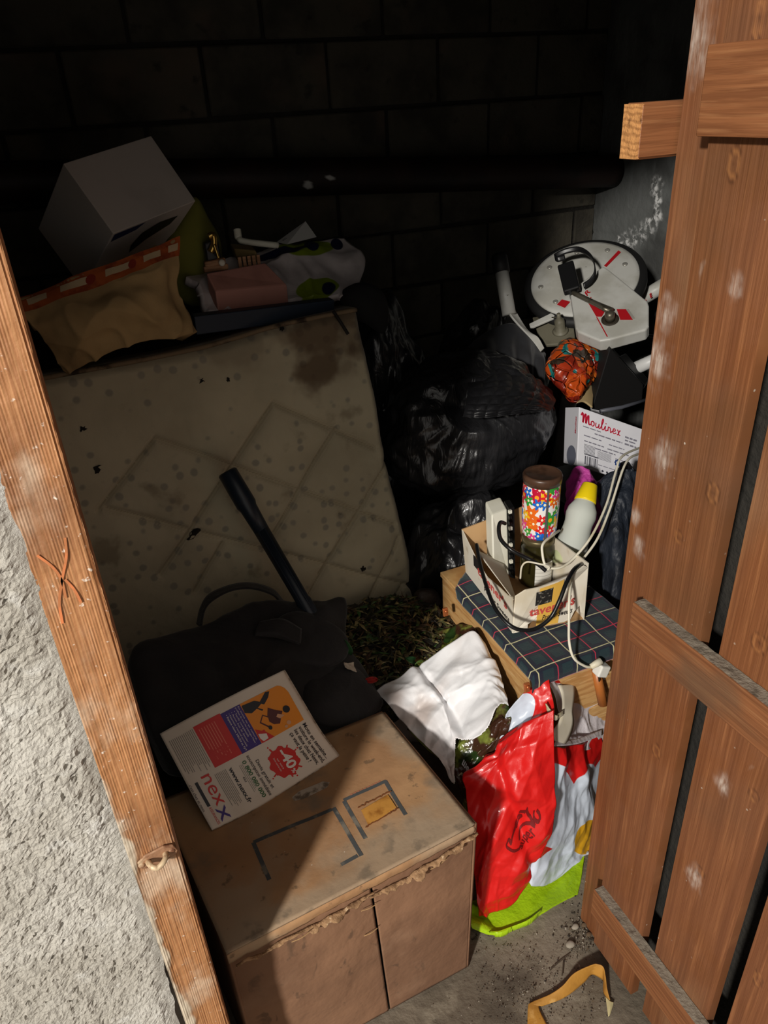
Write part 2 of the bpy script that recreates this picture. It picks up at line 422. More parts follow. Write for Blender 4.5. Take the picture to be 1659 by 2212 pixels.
m_rust = MAT('painted_rusty_steel', (150, 112, 84), .6, layers=[((104, 66, 44), NZ(60, .45, .62)), ((196, 172, 140), NZ(40, .58, .7, .7))], bump=[(NZ(140, .3, .7), .3, .001)])
m_staple = MAT('pale_worn_steel', (206, 184, 150), .5, metal=.15, layers=[((160, 128, 96), NZ(90, .5, .65))])
m_endgrain = MAT('end_grain_pine', (196, 140, 84), .8, layers=[((128, 82, 42), dict(t='wave', s=46, dir='Z', dist=6, lo=.3, hi=1, amt=.5)), ((80, 48, 26), NZ(40, .58, .7))], bump=[(NZ(90, .2, .8), .6, .003)])

# ------------------------------------------------------------------ the setting
def grid(x0, x1, nx, y0, y1, ny):
    a, b = np.meshgrid(np.linspace(x0, x1, nx), np.linspace(y0, y1, ny)); idx = np.arange(nx*ny).reshape(ny, nx)
    return a, b, np.stack([idx[:-1, :-1], idx[:-1, 1:], idx[1:, 1:], idx[1:, :-1]], -1).reshape(-1, 4).tolist()
XR, YB, YF, ZC, XL = 2.05, 2.60, 0.662, 2.35, -0.75
a, b, f = grid(-2.2, 2.2, 221, -1.2, 2.75, 199)
h = .004*fbm(np.stack([a*3, b*3, a*0], -1), 4)
floor = tag(mesh_obj('floor', np.stack([a, b, h-.003], -1), f, m_floor, smooth=True), 'dirty grey concrete floor of the cellar', kind='structure')
ceil = MB().box((XL-.1, YF, ZC), (XR+.1, YB+.1, ZC+.08)).build('ceiling', m_ceiling); tag(ceil, 'dark cellar ceiling', kind='structure')
# front wall: rough plaster left of the jamb, lintel over the opening, rest behind the door
wf = MB()
JL, JR = -0.088, -0.033
a, b, f = grid(-.55, JL+.004, 190, .0, 2.1, 800)
pp = np.stack([a, b, a*0], -1)
rel = .0026*fbm(pp*np.array([60, 66, 1]), 4, gain=.8) + .0016*fbm(pp*np.array([16, 30, 1]), 3) + .007*fbm(pp*4, 2)
rel = rel-.0045*np.clip((fbm(pp*np.array([75, 105, 1])+5, 2)-.40)/.15, 0, 1)*np.clip(.6+1.5*noise3(pp*7+3), 0, 1)
rel = np.clip(rel, -.012, .02)
gap = .009*np.clip((.66-b)/.2, 0, 1)+.003*np.clip((.9-b)/.2, 0, 1)*(1+fbm(np.stack([a*0, b*30, a*0], -1), 3))
a = a-gap*np.clip((a+.2)/.1, 0, 1)
edge = np.clip((JL+.004-gap-a)/.02, 0, 1); rel = rel*edge - .003*(1-edge)
wf.add(np.stack([a, YF-.002-rel, b], -1).reshape(-1, 3), f)
wf.box((-2.2, YF+.004, 0), (-.55, .76, ZC)); wf.box((-.55, YF+.022, 0), (JL, .76, ZC)); wf.box((-.55, YF, 2.1), (JL, .70, ZC))
wf.box((JL, YF, 1.94), (.80, .76, ZC)); wf.box((.79, .702, 0), (2.2, .78, ZC))
tag(wf.build('wall_front', m_plaster, smooth=False), 'rough pale plastered wall to the left of the door post', kind='structure')
# back wall of separate concrete blocks
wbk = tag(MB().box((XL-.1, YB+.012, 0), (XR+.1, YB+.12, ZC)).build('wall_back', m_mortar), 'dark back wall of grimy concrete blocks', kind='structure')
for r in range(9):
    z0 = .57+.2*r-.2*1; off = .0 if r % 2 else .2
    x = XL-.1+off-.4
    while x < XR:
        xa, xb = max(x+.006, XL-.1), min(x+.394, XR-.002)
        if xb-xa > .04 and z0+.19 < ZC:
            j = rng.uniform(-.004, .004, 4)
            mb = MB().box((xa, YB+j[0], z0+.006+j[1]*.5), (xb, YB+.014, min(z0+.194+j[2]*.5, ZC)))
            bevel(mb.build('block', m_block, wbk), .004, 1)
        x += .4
a, b, f = grid(1.0, YB+.02, 120, .3, ZC, 150)
sp = np.array([P(px, py, x=XR) for px, py in [(1418, 400), (1424, 440), (1414, 475), (1390, 500), (1362, 516), (1335, 532)]])
pts3 = np.stack([a*0+XR, a, b], -1)
dmin = np.full(a.shape, 9.0)
for i in range(len(sp)-1):
    ab = sp[i+1]-sp[i]; t = np.clip(((pts3-sp[i])@ab)/ab.dot(ab), 0, 1); dmin = np.minimum(dmin, np.linalg.norm(pts3-(sp[i]+t[..., None]*ab), axis=-1))
salt = np.clip(1-dmin/.05, 0, 1)*(.75+1.3*fbm(pts3*38, 4))
dx = .006*fbm(pts3*5, 3)
dx = dx+.006*np.exp(-((((b-.17) % .2)-.1)/.006)**2)
wr = mesh_obj('wall_right', np.stack([XR+dx-.006*np.clip(salt, 0, 1), a, b], -1), f, m_rightwall, smooth=True, attrs={'salt': salt})
tag(wr, 'grey parged side wall with a white powdery salt streak', kind='structure')
tag(MB().box((XR+.02, .7, 0), (XR+.14, YB+.1, ZC)).build('wall_right', m_mortar), 'outer masonry of the side wall', kind='structure')
tag(MB().box((XL-.12, .70, 0), (XL, YB+.1, ZC)).build('wall_left', m_mortar), 'dark side wall hidden behind the mattress', kind='structure')

tag(MB().box((.80, -1.2, 0), (.92, .70, ZC)).build('wall_gap_shade', m_mortar), 'dark wall added close behind the open door to darken its gaps', kind='structure')  # added wall that keeps the gaps between the door planks dark
# left door jamb with its lock staple
a, b, f = grid(JL, JR, 40, 0, 1.94, 400)
pp = np.stack([a, a*0, b], -1)
lip = np.clip(1-(a-JL)/.012-.9*fbm(np.stack([a*20, a*0, b*14], -1), 3), 0, 1)*np.clip((1.15-b)/.3, 0, 1)
y = YF + .00025*np.sin(a*2100+6*fbm(pp*np.array([6, 1, 3]), 2)) - .004*lip + .001*fbm(pp*40, 3)
y = np.where(a > JR-.003, y+.0015, y)
xj = np.where(a >= JR-1e-6, a-.0012*np.abs(fbm(pp*np.array([1, 1, 22]), 3)), a)
mb = MB(); mb.add(np.stack([xj, y, b], -1).reshape(-1, 3), f)
n0 = len(mb.v); mb.box((JL, YF+.006, 0), (JR-.0015, .735, 1.94))
mb.add([(JR-.0012, YF+.001, 0), (JR-.0012, .735, 0), (JR-.0012, .735, 1.94), (JR-.0012, YF+.001, 1.94)], [(0, 1, 2, 3)])
jamb = mb.build('trim_1', m_jamb, attrs={'lip': np.concatenate([lip.ravel(), np.zeros(len(mb.v)-n0)])})
tag(jamb, 'weathered orange-brown wooden door post beside the white plaster wall', kind='structure')
PL[jamb.name] = tuple(jamb.location)
pc = np.array([(JL+JR)/2+.002, YF-.001, .615])
# staple plate outline follows the photograph's butterfly plate
def jp(px, py, dy=0): return P(px, py, y=YF-dy)
pl = [(296, 1862), (312, 1846), (352, 1825), (373, 1822), (383, 1833), (380, 1842), (352, 1858), (330, 1868), (306, 1875)]
prism = MB().prism([jp(*q, .002) for q in pl], (0, -.003, 0))
plate = bevel(prism.build('staple_plate', m_rust, jamb), .001, 2); plate['label'] = 'rusty butterfly-shaped steel plate'
lp = smooth_path([jp(320, 1861, .004), jp(322, 1866, .012), jp(330, 1873, .018), jp(341, 1874, .02), jp(352, 1864, .018), jp(358, 1852, .012), jp(357, 1843, .004)], 40)
MB().tube(lp, .0034, 10).build('staple_loop', m_staple, jamb, True)['label'] = 'pale bent steel lock loop'
for q in ((306, 1868), (371, 1837)): MB().lathe(jp(*q, .004), (0, -1, 0), [(0, .0042), (.0015, .004), (.0022, .0025)], 12).build('rivet', m_rust, jamb, True)
ch = Print()
for ln in ([(80, 1198), (112, 1222), (132, 1250), (142, 1290)], [(140, 1160), (143, 1200), (134, 1250), (128, 1300), (135, 1345)], [(140, 1250), (160, 1272), (175, 1300)]):
    q = np.array([jp(*c) for c in ln]); ch.line(q[:, [0, 2]], .0024, n=24)
ch.build('chalk_mark', lambda u, v, e: np.stack([u, u*0+YF-.0016, v], -1), m_orangechalk, jamb)['label'] = 'faint orange chalk scrawl'

# right hinge post, short batten behind it, ledged door standing open
KN = [((1540, 1065), .011, .010), ((1465, 1160), .008, .007), ((1640, 1390), .012, .010), ((1418, 1622), .010, .009), ((1628, 1720), .009, .007), ((1510, 1880), .012, .006), ((1637, 2115), .008, .011), ((1640, 40), .008, .014), ((1585, 355), .009, .012)]
SM = [((1440, 682), .020), ((1420, 775), .026), ((1432, 990), .024), ((1374, 1115), .013), ((1380, 1182), .015), ((1590, 620), .012), ((1500, 1895), .02), ((1560, 1690), .016), ((1505, 90), .03)]
def wood_face(mb, X, y0, y1, z0, z1, K=1):
    ny = max(6, int((y1-y0)/.004)); a, b, f = grid(y0, y1, ny, z0, z1, int((z1-z0)/.006))
    p = np.stack([a*0+X, a, b], -1); kd = np.zeros(a.shape); kl = kd.copy(); sm = kd.copy()
    for q, r, h_ in KN:
        c = P(*q, x=X); rr = np.hypot((a-c[1])/r, (b-c[2])/(h_*1.5)); kd = np.maximum(kd, np.maximum(np.clip(1-rr/.45, 0, 1), .8*np.exp(-((rr-1)/.16)**2))); kl = np.maximum(kl, np.exp(-((rr-.72)/.2)**2))
    for q, r in SM:
        c = P(*q, x=X); sm = np.maximum(sm, np.clip(1.0-np.hypot(a-c[1], (b-c[2])*.6)/(r*1.1)+.35*fbm(p*60, 3), 0, 1))
    n0 = len(mb.v); mb.add(p.reshape(-1, 3), f); tail = lambda v: np.concatenate([np.zeros(n0), v.ravel()])
    return {'knotd': tail(kd), 'knotl': tail(kl), 'smudge': tail(sm)}
mb = MB().box((.7165, .7035, 0), (.79, .765, 1.94)); at_ = wood_face(mb, .716, .7035, .7645, .001, 1.939); post = mb.build('trim_2', m_door, attrs=at_)
tag(post, 'brown hinge post standing between the open door and the red bag', kind='structure')
s0 = P(1378, 222, y=.775); s1 = P(1374, 345, y=.775)
st = MB().box((s0[0], .768, s1[2]), (.95, .797, s0[2])).build('trim_3', m_doorrail); bevel(st, .003, 1)
tag(st, 'short brown timber batten sticking out behind the hinge post', kind='structure')
MB().box((s0[0]-.0015, .7685, s1[2]+.001), (s0[0]+.004, .7965, s0[2]-.001)).build('end_grain', m_endgrain, st)['label'] = 'pale sawn end of the batten'
DX = .700
door = thing('door_1', 'brown ledged plank door standing open on the right', 'door', (DX, .70, .02), kind='structure')
del door['category']
for y1, y0, zb in ((.700, .583, .022), (.551, .425, .02), (.393, .268, .02), (.238, .12, .02)):
    w = rng.uniform(-.001, .001)
    mb = MB().box((DX+w+.0006, y0, zb), (DX+.018+w, y1, 2.0)); at_ = wood_face(mb, DX+w, y0+.0008, y1-.0008, zb+.001, 1.999); mb.build('plank', m_door, door, attrs=at_)
for (ta, tb) in (((1292, 1934), (1283, 1982)), ((1383, 1314), (1372, 1396)), ((1569, 92), (1538, 296))):
    zt, zb = P(*ta, x=DX-.022)[2], P(*tb, x=DX-.022)[2]
    r = bevel(MB().box((DX-.022, .11, zb), (DX, .705-.006, zt)).build('ledge', m_doorrail, door), .002, 2)
    if zt > 1.5: continue
    av, bv, fv = grid(DX-.021, DX-.0005, 8, .112, .696, 160)
    hh = .0012+.0012*fbm(np.stack([av*60, bv*60, av*0], -1), 3)
    mesh_obj('dust_layer', np.stack([av, bv, zt+hh], -1), fv, m_dust, r, True)['label'] = 'thick grey dust'

# drain pipe along the back wall
pa, pb = np.array([XL-.1, 2.50, 1.50]), np.array([2.045, 2.50, 1.308])
path = np.linspace(pa, pb, 80); mb = MB().tube(path, .0575, 28)
V = np.array(mb.v); cps = [P(667, 401, y=2.445), P(714, 384, y=2.445), P(700, 390, y=2.445)]
chip = np.zeros(len(V))
for c, r in zip(cps, (.02, .013, .01)): chip = np.maximum(chip, np.clip(1.3-np.linalg.norm(V-c, axis=1)/r, 0, 1))
tag(mb.build('drain_pipe', m_pipe, smooth=True, attrs={'chip': chip}), 'thick dark brown drain pipe running along the back wall', 'pipe')
# ------------------------------------------------------------------ cardboard box in the doorway
m_card = MAT('dusty_cardboard', (176, 136, 96), .9, layers=[
    ((156, 116, 80), NZ(5, .42, .62, .8)), ((164, 142, 116), NZ(4, .48, .62, .75, d=6)), ((120, 108, 92), NZ(7, .56, .7, .8, d=7)),
    ((84, 70, 54), NZ(46, .62, .72, .6)), ((160, 140, 116), dict(t='attr', name='dust', lo=.3, hi=.9, amt=.8)), ((96, 86, 72), dict(t='attr', name='dust', lo=.55, hi=1.0, amt=.6, mul=NZ(30, .5, .64, d=6))), ((208, 198, 180), dict(t='voro', s=26, lo=.035, hi=.02, amt=.8))],
    bump=[(NZ(40, .3, .7), .2, .002)])
m_cardfront = MAT('brown_cardboard_flap', (140, 104, 78), .9, layers=[((118, 86, 64), NZ(4, .42, .64, .8)), ((78, 60, 46), NZ(30, .62, .72, .6, (1, 1, .6), d=6, dist=.6)),
    ((156, 122, 96), NZ(5, .56, .7, .6)), ((52, 40, 32), NZ(9, .70, .76, .8))], bump=[(NZ(9, .3, .7), .35, .008), (NZ(60, .3, .7), .15, .002)])
m_torn = MAT('torn_cardboard_edge', (160, 126, 92), .95, layers=[((110, 82, 56), NZ(50, .45, .65, .8)), ((196, 170, 136), NZ(90, .60, .72))], bump=[(NZ(120, .2, .8), .6, .003)])
m_greyink = MAT('grey_ink', (74, 76, 76), .9, layers=[((130, 122, 108), NZ(30, .52, .68, .8))])
m_tape = MAT('old_yellow_tape', (196, 140, 66), .4, layers=[((150, 96, 40), NZ(30, .45, .65)), ((214, 172, 108), NZ(16, .56, .7))])
m_redink = MAT('faded_red_ink', (160, 104, 78), .9)
m_pale = MAT('pale_scuff', (182, 168, 150), .95, layers=[((110, 96, 80), NZ(60, .45, .65))])
BT = .43
TFL, TFR, TBR, TBL = np.array([-.012, .752, BT]), np.array([.460, .788, BT]), P(827, 1538, z=BT), np.array([-.062, 1.10, BT])
def dn(p, dx=0, dy=0): return np.array([p[0]+dx, p[1]+dy, 0.0])
BFR = P(1008, 2090, z=0.0); BFL = dn(TFL, .0, .01); BBR = dn(TBR, -.01, .0); BBL = dn(TBL)
box = thing('cardboard_box', 'large dusty brown cardboard box standing in the doorway under the magazine', 'box', (.2, .92, 0))
def quadgrid(a, b, c, d, nu, nv, bulge=0, nz=0, sc=6):
    s = Sheet([[a, b], [d, c]], nu, nv)
    w = np.sin(s.uu*math.pi)*np.sin(s.vv*math.pi)
    return s.disp(bulge*w+nz*fbm(s.g*sc, 3)*np.minimum(1, 6*np.minimum(np.minimum(s.uu, 1-s.uu), np.minimum(s.vv, 1-s.vv))))
top = quadgrid(TBL, TBR, TFR, TFL, 70, 60, -.006, .004)
dist_f = 1-top.vv; 
dust_ = np.clip(np.maximum(1.15-(1-top.vv)/.30, .9-(1-top.uu)/.16)+.55*fbm(top.g*9, 4), 0, 1)
lidp = top.build('top_panel', m_card, box, .005, attrs={'dust': dust_})
def ext(p, k=.004): return p
sidebulge = quadgrid(TFR+[0, 0, -.002], TBR+[0, 0, -.002], BBR, BFR, 40, 40, .008, .004); sidebulge.build('side_panel', m_cardfront, box, .005)
quadgrid(TBL+[0, 0, -.002], TFL+[0, 0, -.002], BFL, BBL, 10, 10).build('side_panel', m_cardfront, box, .005)
quadgrid(TBR+[0, 0, -.002], TBL+[0, 0, -.002], BBL, BBR, 10, 10).build('back_panel', m_cardfront, box, .005)
# two front flaps meeting at an upright slit
tS, bS = .545, .60
sT = TFL+(TFR-TFL)*tS; sB = BFL+(BFR-BFL)*bS
e = unit(TFR-TFL)*.0022
for a_, b_, c_, d_ in ((TFL, sT-e, sB-e, BFL), (sT+e, TFR, BFR, sB+e)):
    fl = quadgrid(a_+[0, .002, -.012], b_+[0, .002, -.012], c_, d_, 60, 60, .006, .004, 5)
    fl.build('front_flap', m_cardfront, box, .004)
# rounded fold under the top edge, rising lip and torn ragged strip
lip = Sheet([[TFL+[0, .006, -.001], TFR+[-.004, .006, -.001]], [TFL+[0, -.002, -.012], TFR+[0, -.002, -.012]], [TFL+[0, .001, -.032], TFR+[0, .001, -.028]]], 120, 8)
lip.disp(.0015*fbm(lip.g*30, 3)); lip.build('folded_edge', m_card, box, .003, attrs={'dust': lip.vv*0})
for (u0, u1, w, dz) in ((.02, .55, .016, -.032), (.53, 1.005, .024, -.036)):
    t = np.linspace(0, 1, 90); u = u0+(u1-u0)*t
    base = TFL+(TFR-TFL)*u[:, None]+np.stack([t*0, t*0-.004, dz-.004*np.sin(t*3)+.007*fbm(np.stack([u*14, u*0, u*0], -1), 3)], -1)
    if u0 > .5: base[:, 2] += .022*t**1.6-.004
    ww = w*(.25+1.1*np.abs(fbm(np.stack([u*9, u*0+3, u*0], -1), 4)))*np.sin(np.clip(t, .03, .97)*math.pi)**.35
    ou = np.stack([t*0, -.9*ww, -ww*.55], -1)
    s = Sheet([base, base+ou*.5+np.array([0, -.003, 0]), base+ou], 90, 6); s.disp(.0015*fbm(s.g*90, 2)); s.build('torn_strip', m_torn, box, .0015)
# printed marks on the lid
def topuv(px, py):
    p = P(px, py, z=BT-.003); A = np.stack([(TFR-TFL)[:2], (TBL-TFL)[:2]], 1); return np.linalg.solve(A, (p-TFL)[:2])
topfn = lambda u, v, e=.0008: top.S(u, 1-np.asarray(v), e)
pr = Print()
fr = [[(738, 1724), (825, 1686), (872, 1760)], [(738, 1728), (786, 1808)], [(716, 1742), (778, 1846)], [(770, 1848), (736, 1866)], [(545, 1818), (580, 1898)], [(548, 1815), (708, 1745)]]
for ln in fr:
    q = np.array([topuv(*c) for c in ln])
    for i in range(len(q)-1):
        d = q[i+1]-q[i]; seg = np.array([q[i]+d*t for t in np.linspace(-.02, 1.02, 8)]); pr.line(seg, .016, asp=.35/.47)
pr.build('printed_frame', topfn, m_greyink, lidp)
q = [topuv(*c) for c in ((775, 1748), (832, 1715), (852, 1745), (793, 1783))]
Print().poly(q).build('tape_remnant', topfn, m_tape, lidp, .0018)['label'] = 'rectangle of old yellow tape on the lid'
s_ = Print()
for ln in ([(770, 1742), (838, 1708)], [(786, 1785), (856, 1746)]):
    s_.line(np.array([topuv(*ln[0])+(np.array(topuv(*ln[1]))-topuv(*ln[0]))*t for t in np.linspace(0, 1, 20)])+rng.normal(0, .003, (20, 2)), .008)
s_.build('tape_tear', topfn, MAT('brown_tape_tear', (120, 70, 34), .8), lidp, .0022)
q = [topuv(625, 1718), topuv(640, 1705), topuv(690, 1684), topuv(705, 1686), topuv(700, 1697), topuv(650, 1722), topuv(630, 1726)]
Print().poly(q).build('hand_hole', topfn, m_pale, lidp)['label'] = 'dusty pale hand hole slot'
pt = Print()
for k in range(9):
    a0, a1 = np.array(topuv(750+7.4*k, 1714-3.3*k)), np.array(topuv(755+7.4*k, 1711.5-3.3*k)); pt.line([a0, (a0+a1)/2, a1], .010)
pt.build('faded_stamp', topfn, m_redink, lidp)['kind'] = 'stuff'

# ------------------------------------------------------------------ magazine
m_paper = MAT('magazine_paper', (222, 210, 194), .45, layers=[((204, 188, 168), NZ(6, .45, .7, .6))])
INK = lambda n, c, r=.45: MAT(n, c, r)
i_orange, i_red, i_blue, i_black, i_green, i_white, i_grey, i_skin, i_brown = INK('ink_orange', (232, 140, 24)), INK('ink_red', (206, 36, 30)), INK('ink_violet', (58, 34, 124)), INK('ink_black', (24, 20, 28)), INK('ink_green', (34, 96, 44)), INK('ink_white', (230, 222, 214)), INK('ink_grey', (128, 118, 108)), INK('ink_skin', (214, 160, 120)), INK('ink_plum', (84, 30, 30))
g4 = P(458, 1793, y=.985); g3 = P(728, 1637, y=1.045); g1 = P(345, 1585, y=1.125); g2 = P(612, 1448, y=1.145)
mid = lambda a_, b_, t: a_+(b_-a_)*t
rows = []
for t, sag in ((0, 0), (.33, -.004), (.66, -.006), (1, 0)):   # t: page left (top of picture) -> page right
    L_, R_ = mid(g1, g4, t), mid(g2, g3, t); rows.append([mid(L_, R_, u)+np.array([0, -.003*math.sin(u*math.pi), sag+.006*math.sin(u*math.pi)*(1-t)-.006*t*(1-u)*u*4]) for u in (0, .33, .66, 1)])
rows[-1][-1] += np.array([.006, .006, -.004]); rows[-1][2] += np.array([0, .002, .002])
mag = Sheet(rows, 60, 50)
mroot = thing('magazine', 'magazine with a red -40% splat advert lying on the cardboard box', 'magazine', np.array([g4[0]+.1, g4[1]+.05, BT]))
mcov = mag.build('back_cover', m_paper, mroot, .0012)
pg = Sheet([[q+np.array([.004*(j == 3), .002, -.0025-.002*(i == 3)]) for j, q in enumerate(r)] for i, r in enumerate(rows)], 40, 40); pg.build('inner_pages', MAT('page_edges', (196, 182, 164), .8, layers=[((150, 136, 118), NZ(80, .5, .6))]), mroot, .004)
MF = lambda u, v, e=.0007: mag.S(v, u, e)     # u across page, v up the page
W_, H_ = .205, .275; ASP = H_/W_
def T(pr, s, u, v, size, **k): return pr.text(s, (u, v), size, **k)
def mtext(items, name, mat, eps=.0012):
    for s, u, v, w, h, *b in items:
        pr = Print(); vv, ff = text2d(s, b[0] if b else 0.0); x = vv.copy(); x[:, 0] -= x[:, 0].min(); x[:, 0] *= w/x[:, 0].max(); x[:, 1] *= h
        pr.add(x+np.array([u, v]), ff); pr.build(name, MF, mat, mcov, eps)
Print().rect(.10, .594, .50, .90, 12, 10).build('advert_photo', MF, i_orange, mcov)
Print().poly([(.10, .9), (.50, .9), (.50, .945), (.20, .95), (.15, .94), (.115, .92)]).build('advert_photo', MF, i_orange, mcov)
Print().rect(.10, .436, .50, .594, 12, 8).build('violet_panel', MF, i_blue, mcov)
Print().rect(.09, .222, .498, .436, 12, 8).build('red_panel', MF, i_red, mcov)
# rider, bike and car of the advert photo
bk = Print(); bk.poly([(.12, .60), (.19, .595), (.22, .64), (.20, .70), (.16, .73), (.13, .70)]); bk.poly([(.17, .72), (.20, .75), (.16, .80), (.115, .83), (.105, .80)]); bk.line([(.17, .74), (.20, .69), (.24, .72)], .014)
bk.build('motorbike_picture', MF, i_black, mcov, .0012)
hm_ = Print(); hm_.disc((.33, .872), .034, .026); hm_.build('helmet_picture', MF, i_black, mcov, .0018)
lg2 = Print(); lg2.line([(.33, .74), (.28, .70), (.33, .66), (.40, .70)], .012); lg2.build('rider_legs', MF, i_brown, mcov, .0013); sh_ = Print(); sh_.disc((.41, .705), .02, .014); sh_.build('boot_picture', MF, i_black, mcov, .0016)
rd = Print(); rd.poly([(.24, .76), (.28, .79), (.33, .84), (.39, .80), (.42, .78), (.40, .74), (.36, .72), (.30, .73)]); rd.build('rider_picture', MF, i_brown, mcov, .0014)
sk = Print(); sk.poly([(.33, .80), (.37, .84), (.38, .80), (.35, .78)]); sk.disc((.45, .84), .02, .016); sk.disc((.47, .81), .013, .012); sk.build('rider_skin', MF, i_skin, mcov, .0016)
cr = Print(); cr.poly([(.36, .60), (.42, .66), (.50, .70), (.50, .62), (.46, .60)]); cr.rect(.40, .597, .5, .66, 4, 4); cr.build('car_picture', MF, i_red, mcov, .0012)
cw = Print(); cw.poly([(.41, .605), (.44, .66), (.485, .655), (.49, .615), (.455, .602)]); cw.build('car_headlamp', MF, i_white, mcov, .0016)
mtext([('Moto en semaine...', .53, .918, .42, .040, .012), ('voiture le week-end,', .535, .880, .43, .040, .012), ('les deux chez Nexx,', .54, .842, .41, .040, .012), ('ça vaut la peine !', .545, .804, .34, .040, .012), ('Devis gratuit et', .61, .492, .31, .036, .006), ('souscription immédiate', .535, .452, .43, .036, .006), ('ou', .69, .355, .05, .03), ('www.nexx.fr', .56, .300, .37, .046, .018), ("c'est chez et nexx", .535, .008, .28, .026)], 'advert_line', i_black)
mtext([('0 800 080 000', .56, .405, .39, .042, .015)], 'phone_number', i_green)
sp = Print(); sp.disc((.755, .665), .152, .105, 60, lambda a_: 1+.05*math.sin(7*a_)+.04*math.sin(11*a_+1)+(.06 if math.sin(5*a_+.5) > .9 else 0))
for k in range(12):
    an = k*.55+.2; r0 = .95; r1 = 1.12+.12*math.sin(k*2.3); sp.line([(.755+.152*r*math.cos(an), .665+.105*r*math.sin(an)) for r in (r0, (r0+r1)/2, r1)], .012)
    if k % 3 == 0: sp.disc((.755+.152*(r1+.12)*math.cos(an), .665+.105*(r1+.12)*math.sin(an)), .008, .006, 8)
sp.build('red_splat', MF, i_red, mcov, .0008)
mtext([('-40', .635, .665, .21, .098, .03), ('%', .855, .675, .045, .042, .02), ('sur votre', .69, .630, .12, .018), ('2ème contrat auto', .67, .608, .15, .018)], 'splat_text', i_white, .0016)
mtext([('En moto ou en voiture,', .11, .572, .34, .016), ('profitez de tous les avantages Nexx :', .11, .552, .37, .016), ('• Tarifs compétitifs', .13, .530, .26, .017), ('• Aucun frais de dossier', .13, .509, .30, .017), ('• Paiement mensuel possible', .13, .488, .33, .017), ('• Espace client 24h/24 et 7j/7', .13, .466, .36, .018, .01)], 'violet_panel_text', i_white)
lines = Print(); lr_ = random.Random(3)
for k in range(14): lines.rect(.10, .032+.0135*k, .10+.385*lr_.uniform(.75, 1), .0365+.0135*k, 3, 1)
for k in range(8): lines.rect(.55, .196+.0115*k, .55+.37*lr_.uniform(.7, 1), .200+.0115*k, 3, 1)
for k in range(3): lines.rect(.58, .375+.011*k, .58+.3*lr_.uniform(.8, 1), .378+.011*k, 3, 1)
lines.build('small_print', MF, i_grey, mcov)
wl = Print()
for k in range(7): wl.rect(.13, .25+.02*k, .13+.33*lr_.uniform(.6, 1), .256+.02*k, 3, 1)
wl.build('red_panel_text', MF, INK('ink_pale_red', (226, 120, 96)), mcov)
mtext([('nex', .515, .105, .31, .135, .0)], 'logo_letters', i_red); mtext([('x', .835, .085, .14, .150, .0)], 'logo_letters', i_blue); mtext([('ASSURANCES', .80, .052, .18, .026)], 'logo_word', i_red)
b_ = Print(); b_.line([(.54+.25*t, .060) for t in np.linspace(0, 1, 8)], .022, asp=1); b_.build('logo_bar', MF, i_black, mcov)

# ------------------------------------------------------------------ mattress
m_matt = MAT('soiled_mattress_ticking', (190, 178, 150), .95, layers=[
    ((166, 154, 128), NZ(3, .42, .64, .7)),
    ((132, 128, 116), dict(t='voro', s=27, st=(1, .5, 1), rnd=.6, lo=.32, hi=.18, amt=.7, mul=NZ(2.5, .30, .46))),
    ((92, 70, 48), dict(t='attr', name='stain', lo=.25, hi=.9, amt=.85)), ((104, 88, 64), NZ(8, .62, .74, .5)),
    ((50, 38, 28), NZ(16, .72, .78, .7, d=6)), ((116, 102, 78), dict(t='attr', name='seam', lo=.4, hi=1, amt=.6)), ((206, 194, 166), dict(t='attr', name='stitch', lo=.5, hi=1, amt=.5))],
    bump=[(NZ(220, .3, .7), .25, .001)], sheen=.1)
def mp(px, py, dy=0):                    # point on the leaning front of the mattress
    n = unit([0, -1.07, .17]); return PP(px, py, (0, 1.56+dy, .05), n)
ctrl = []
TLx, TRx = -.55, None
rows_px = [[(92, 815), (420, 752), (600, 700), (770, 664)], [(120, 950), (430, 900), (640, 850), (806, 830)], [(180, 1150), (450, 1080), (680, 1040), (842, 1010)], [(240, 1300), (470, 1260), (720, 1220), (888, 1210)], [(270, 1400), (500, 1400), (740, 1405), (918, 1390)], [(330, 1540), (560, 1540), (780, 1530), (935, 1500)]]
for k, r in enumerate(rows_px):
    q = [mp(*c) for c in r]; left = q[0]+(q[0]-q[1])*.9; left[0] = -.62
    ctrl.append([left]+q)
ms = Sheet(ctrl, 300, 260)
seg = [((590, 870), (808, 968)), ((335, 945), (852, 1132)), ((228, 1095), (895, 1268)), ((590, 870), (345, 1240)), ((725, 925), (575, 1175)), ((335, 945), (212, 1100)), ((838, 1000), (640, 1330)), ((770, 1115), (690, 1240)), ((860, 1160), (760, 1370)), ((870, 1262), (795, 1400)), ((480, 1170), (420, 1280))]
dm = np.full(ms.g.shape[:2], 9.0); along = dm*0
for s0_, s1_ in seg:
    A_, B_ = mp(*s0_), mp(*s1_); ab = B_-A_; t = np.clip(((ms.g-A_)@ab)/ab.dot(ab), 0, 1); dd = np.linalg.norm(ms.g-(A_+t[..., None]*ab), axis=-1); dm = np.minimum(dm, dd)
stain = np.zeros_like(dm)
for c, r, a_ in (((705, 720), .13, 1.0), ((690, 800), .09, 1.0), ((740, 790), .07, .6), ((500, 740), .16, .5), ((620, 700), .12, .6), ((330, 800), .12, .35)):
    stain = np.maximum(stain, a_*np.clip(1.25-np.linalg.norm(ms.g-mp(*c), axis=-1)/r+.5*fbm(ms.g*11, 4), 0, 1))
ed = np.minimum(np.minimum(ms.uu, 1-ms.uu)*1.3, np.minimum(ms.vv, 1-ms.vv)*1.0)
ms.disp(.018*(1-np.exp(-dm/.05))-.010*np.exp(-(dm/.006)**2)+.010*fbm(ms.g*5, 3)+.0015*fbm(ms.g*40, 2)-.03*np.clip(1-ed/.035, 0, 1)**2)
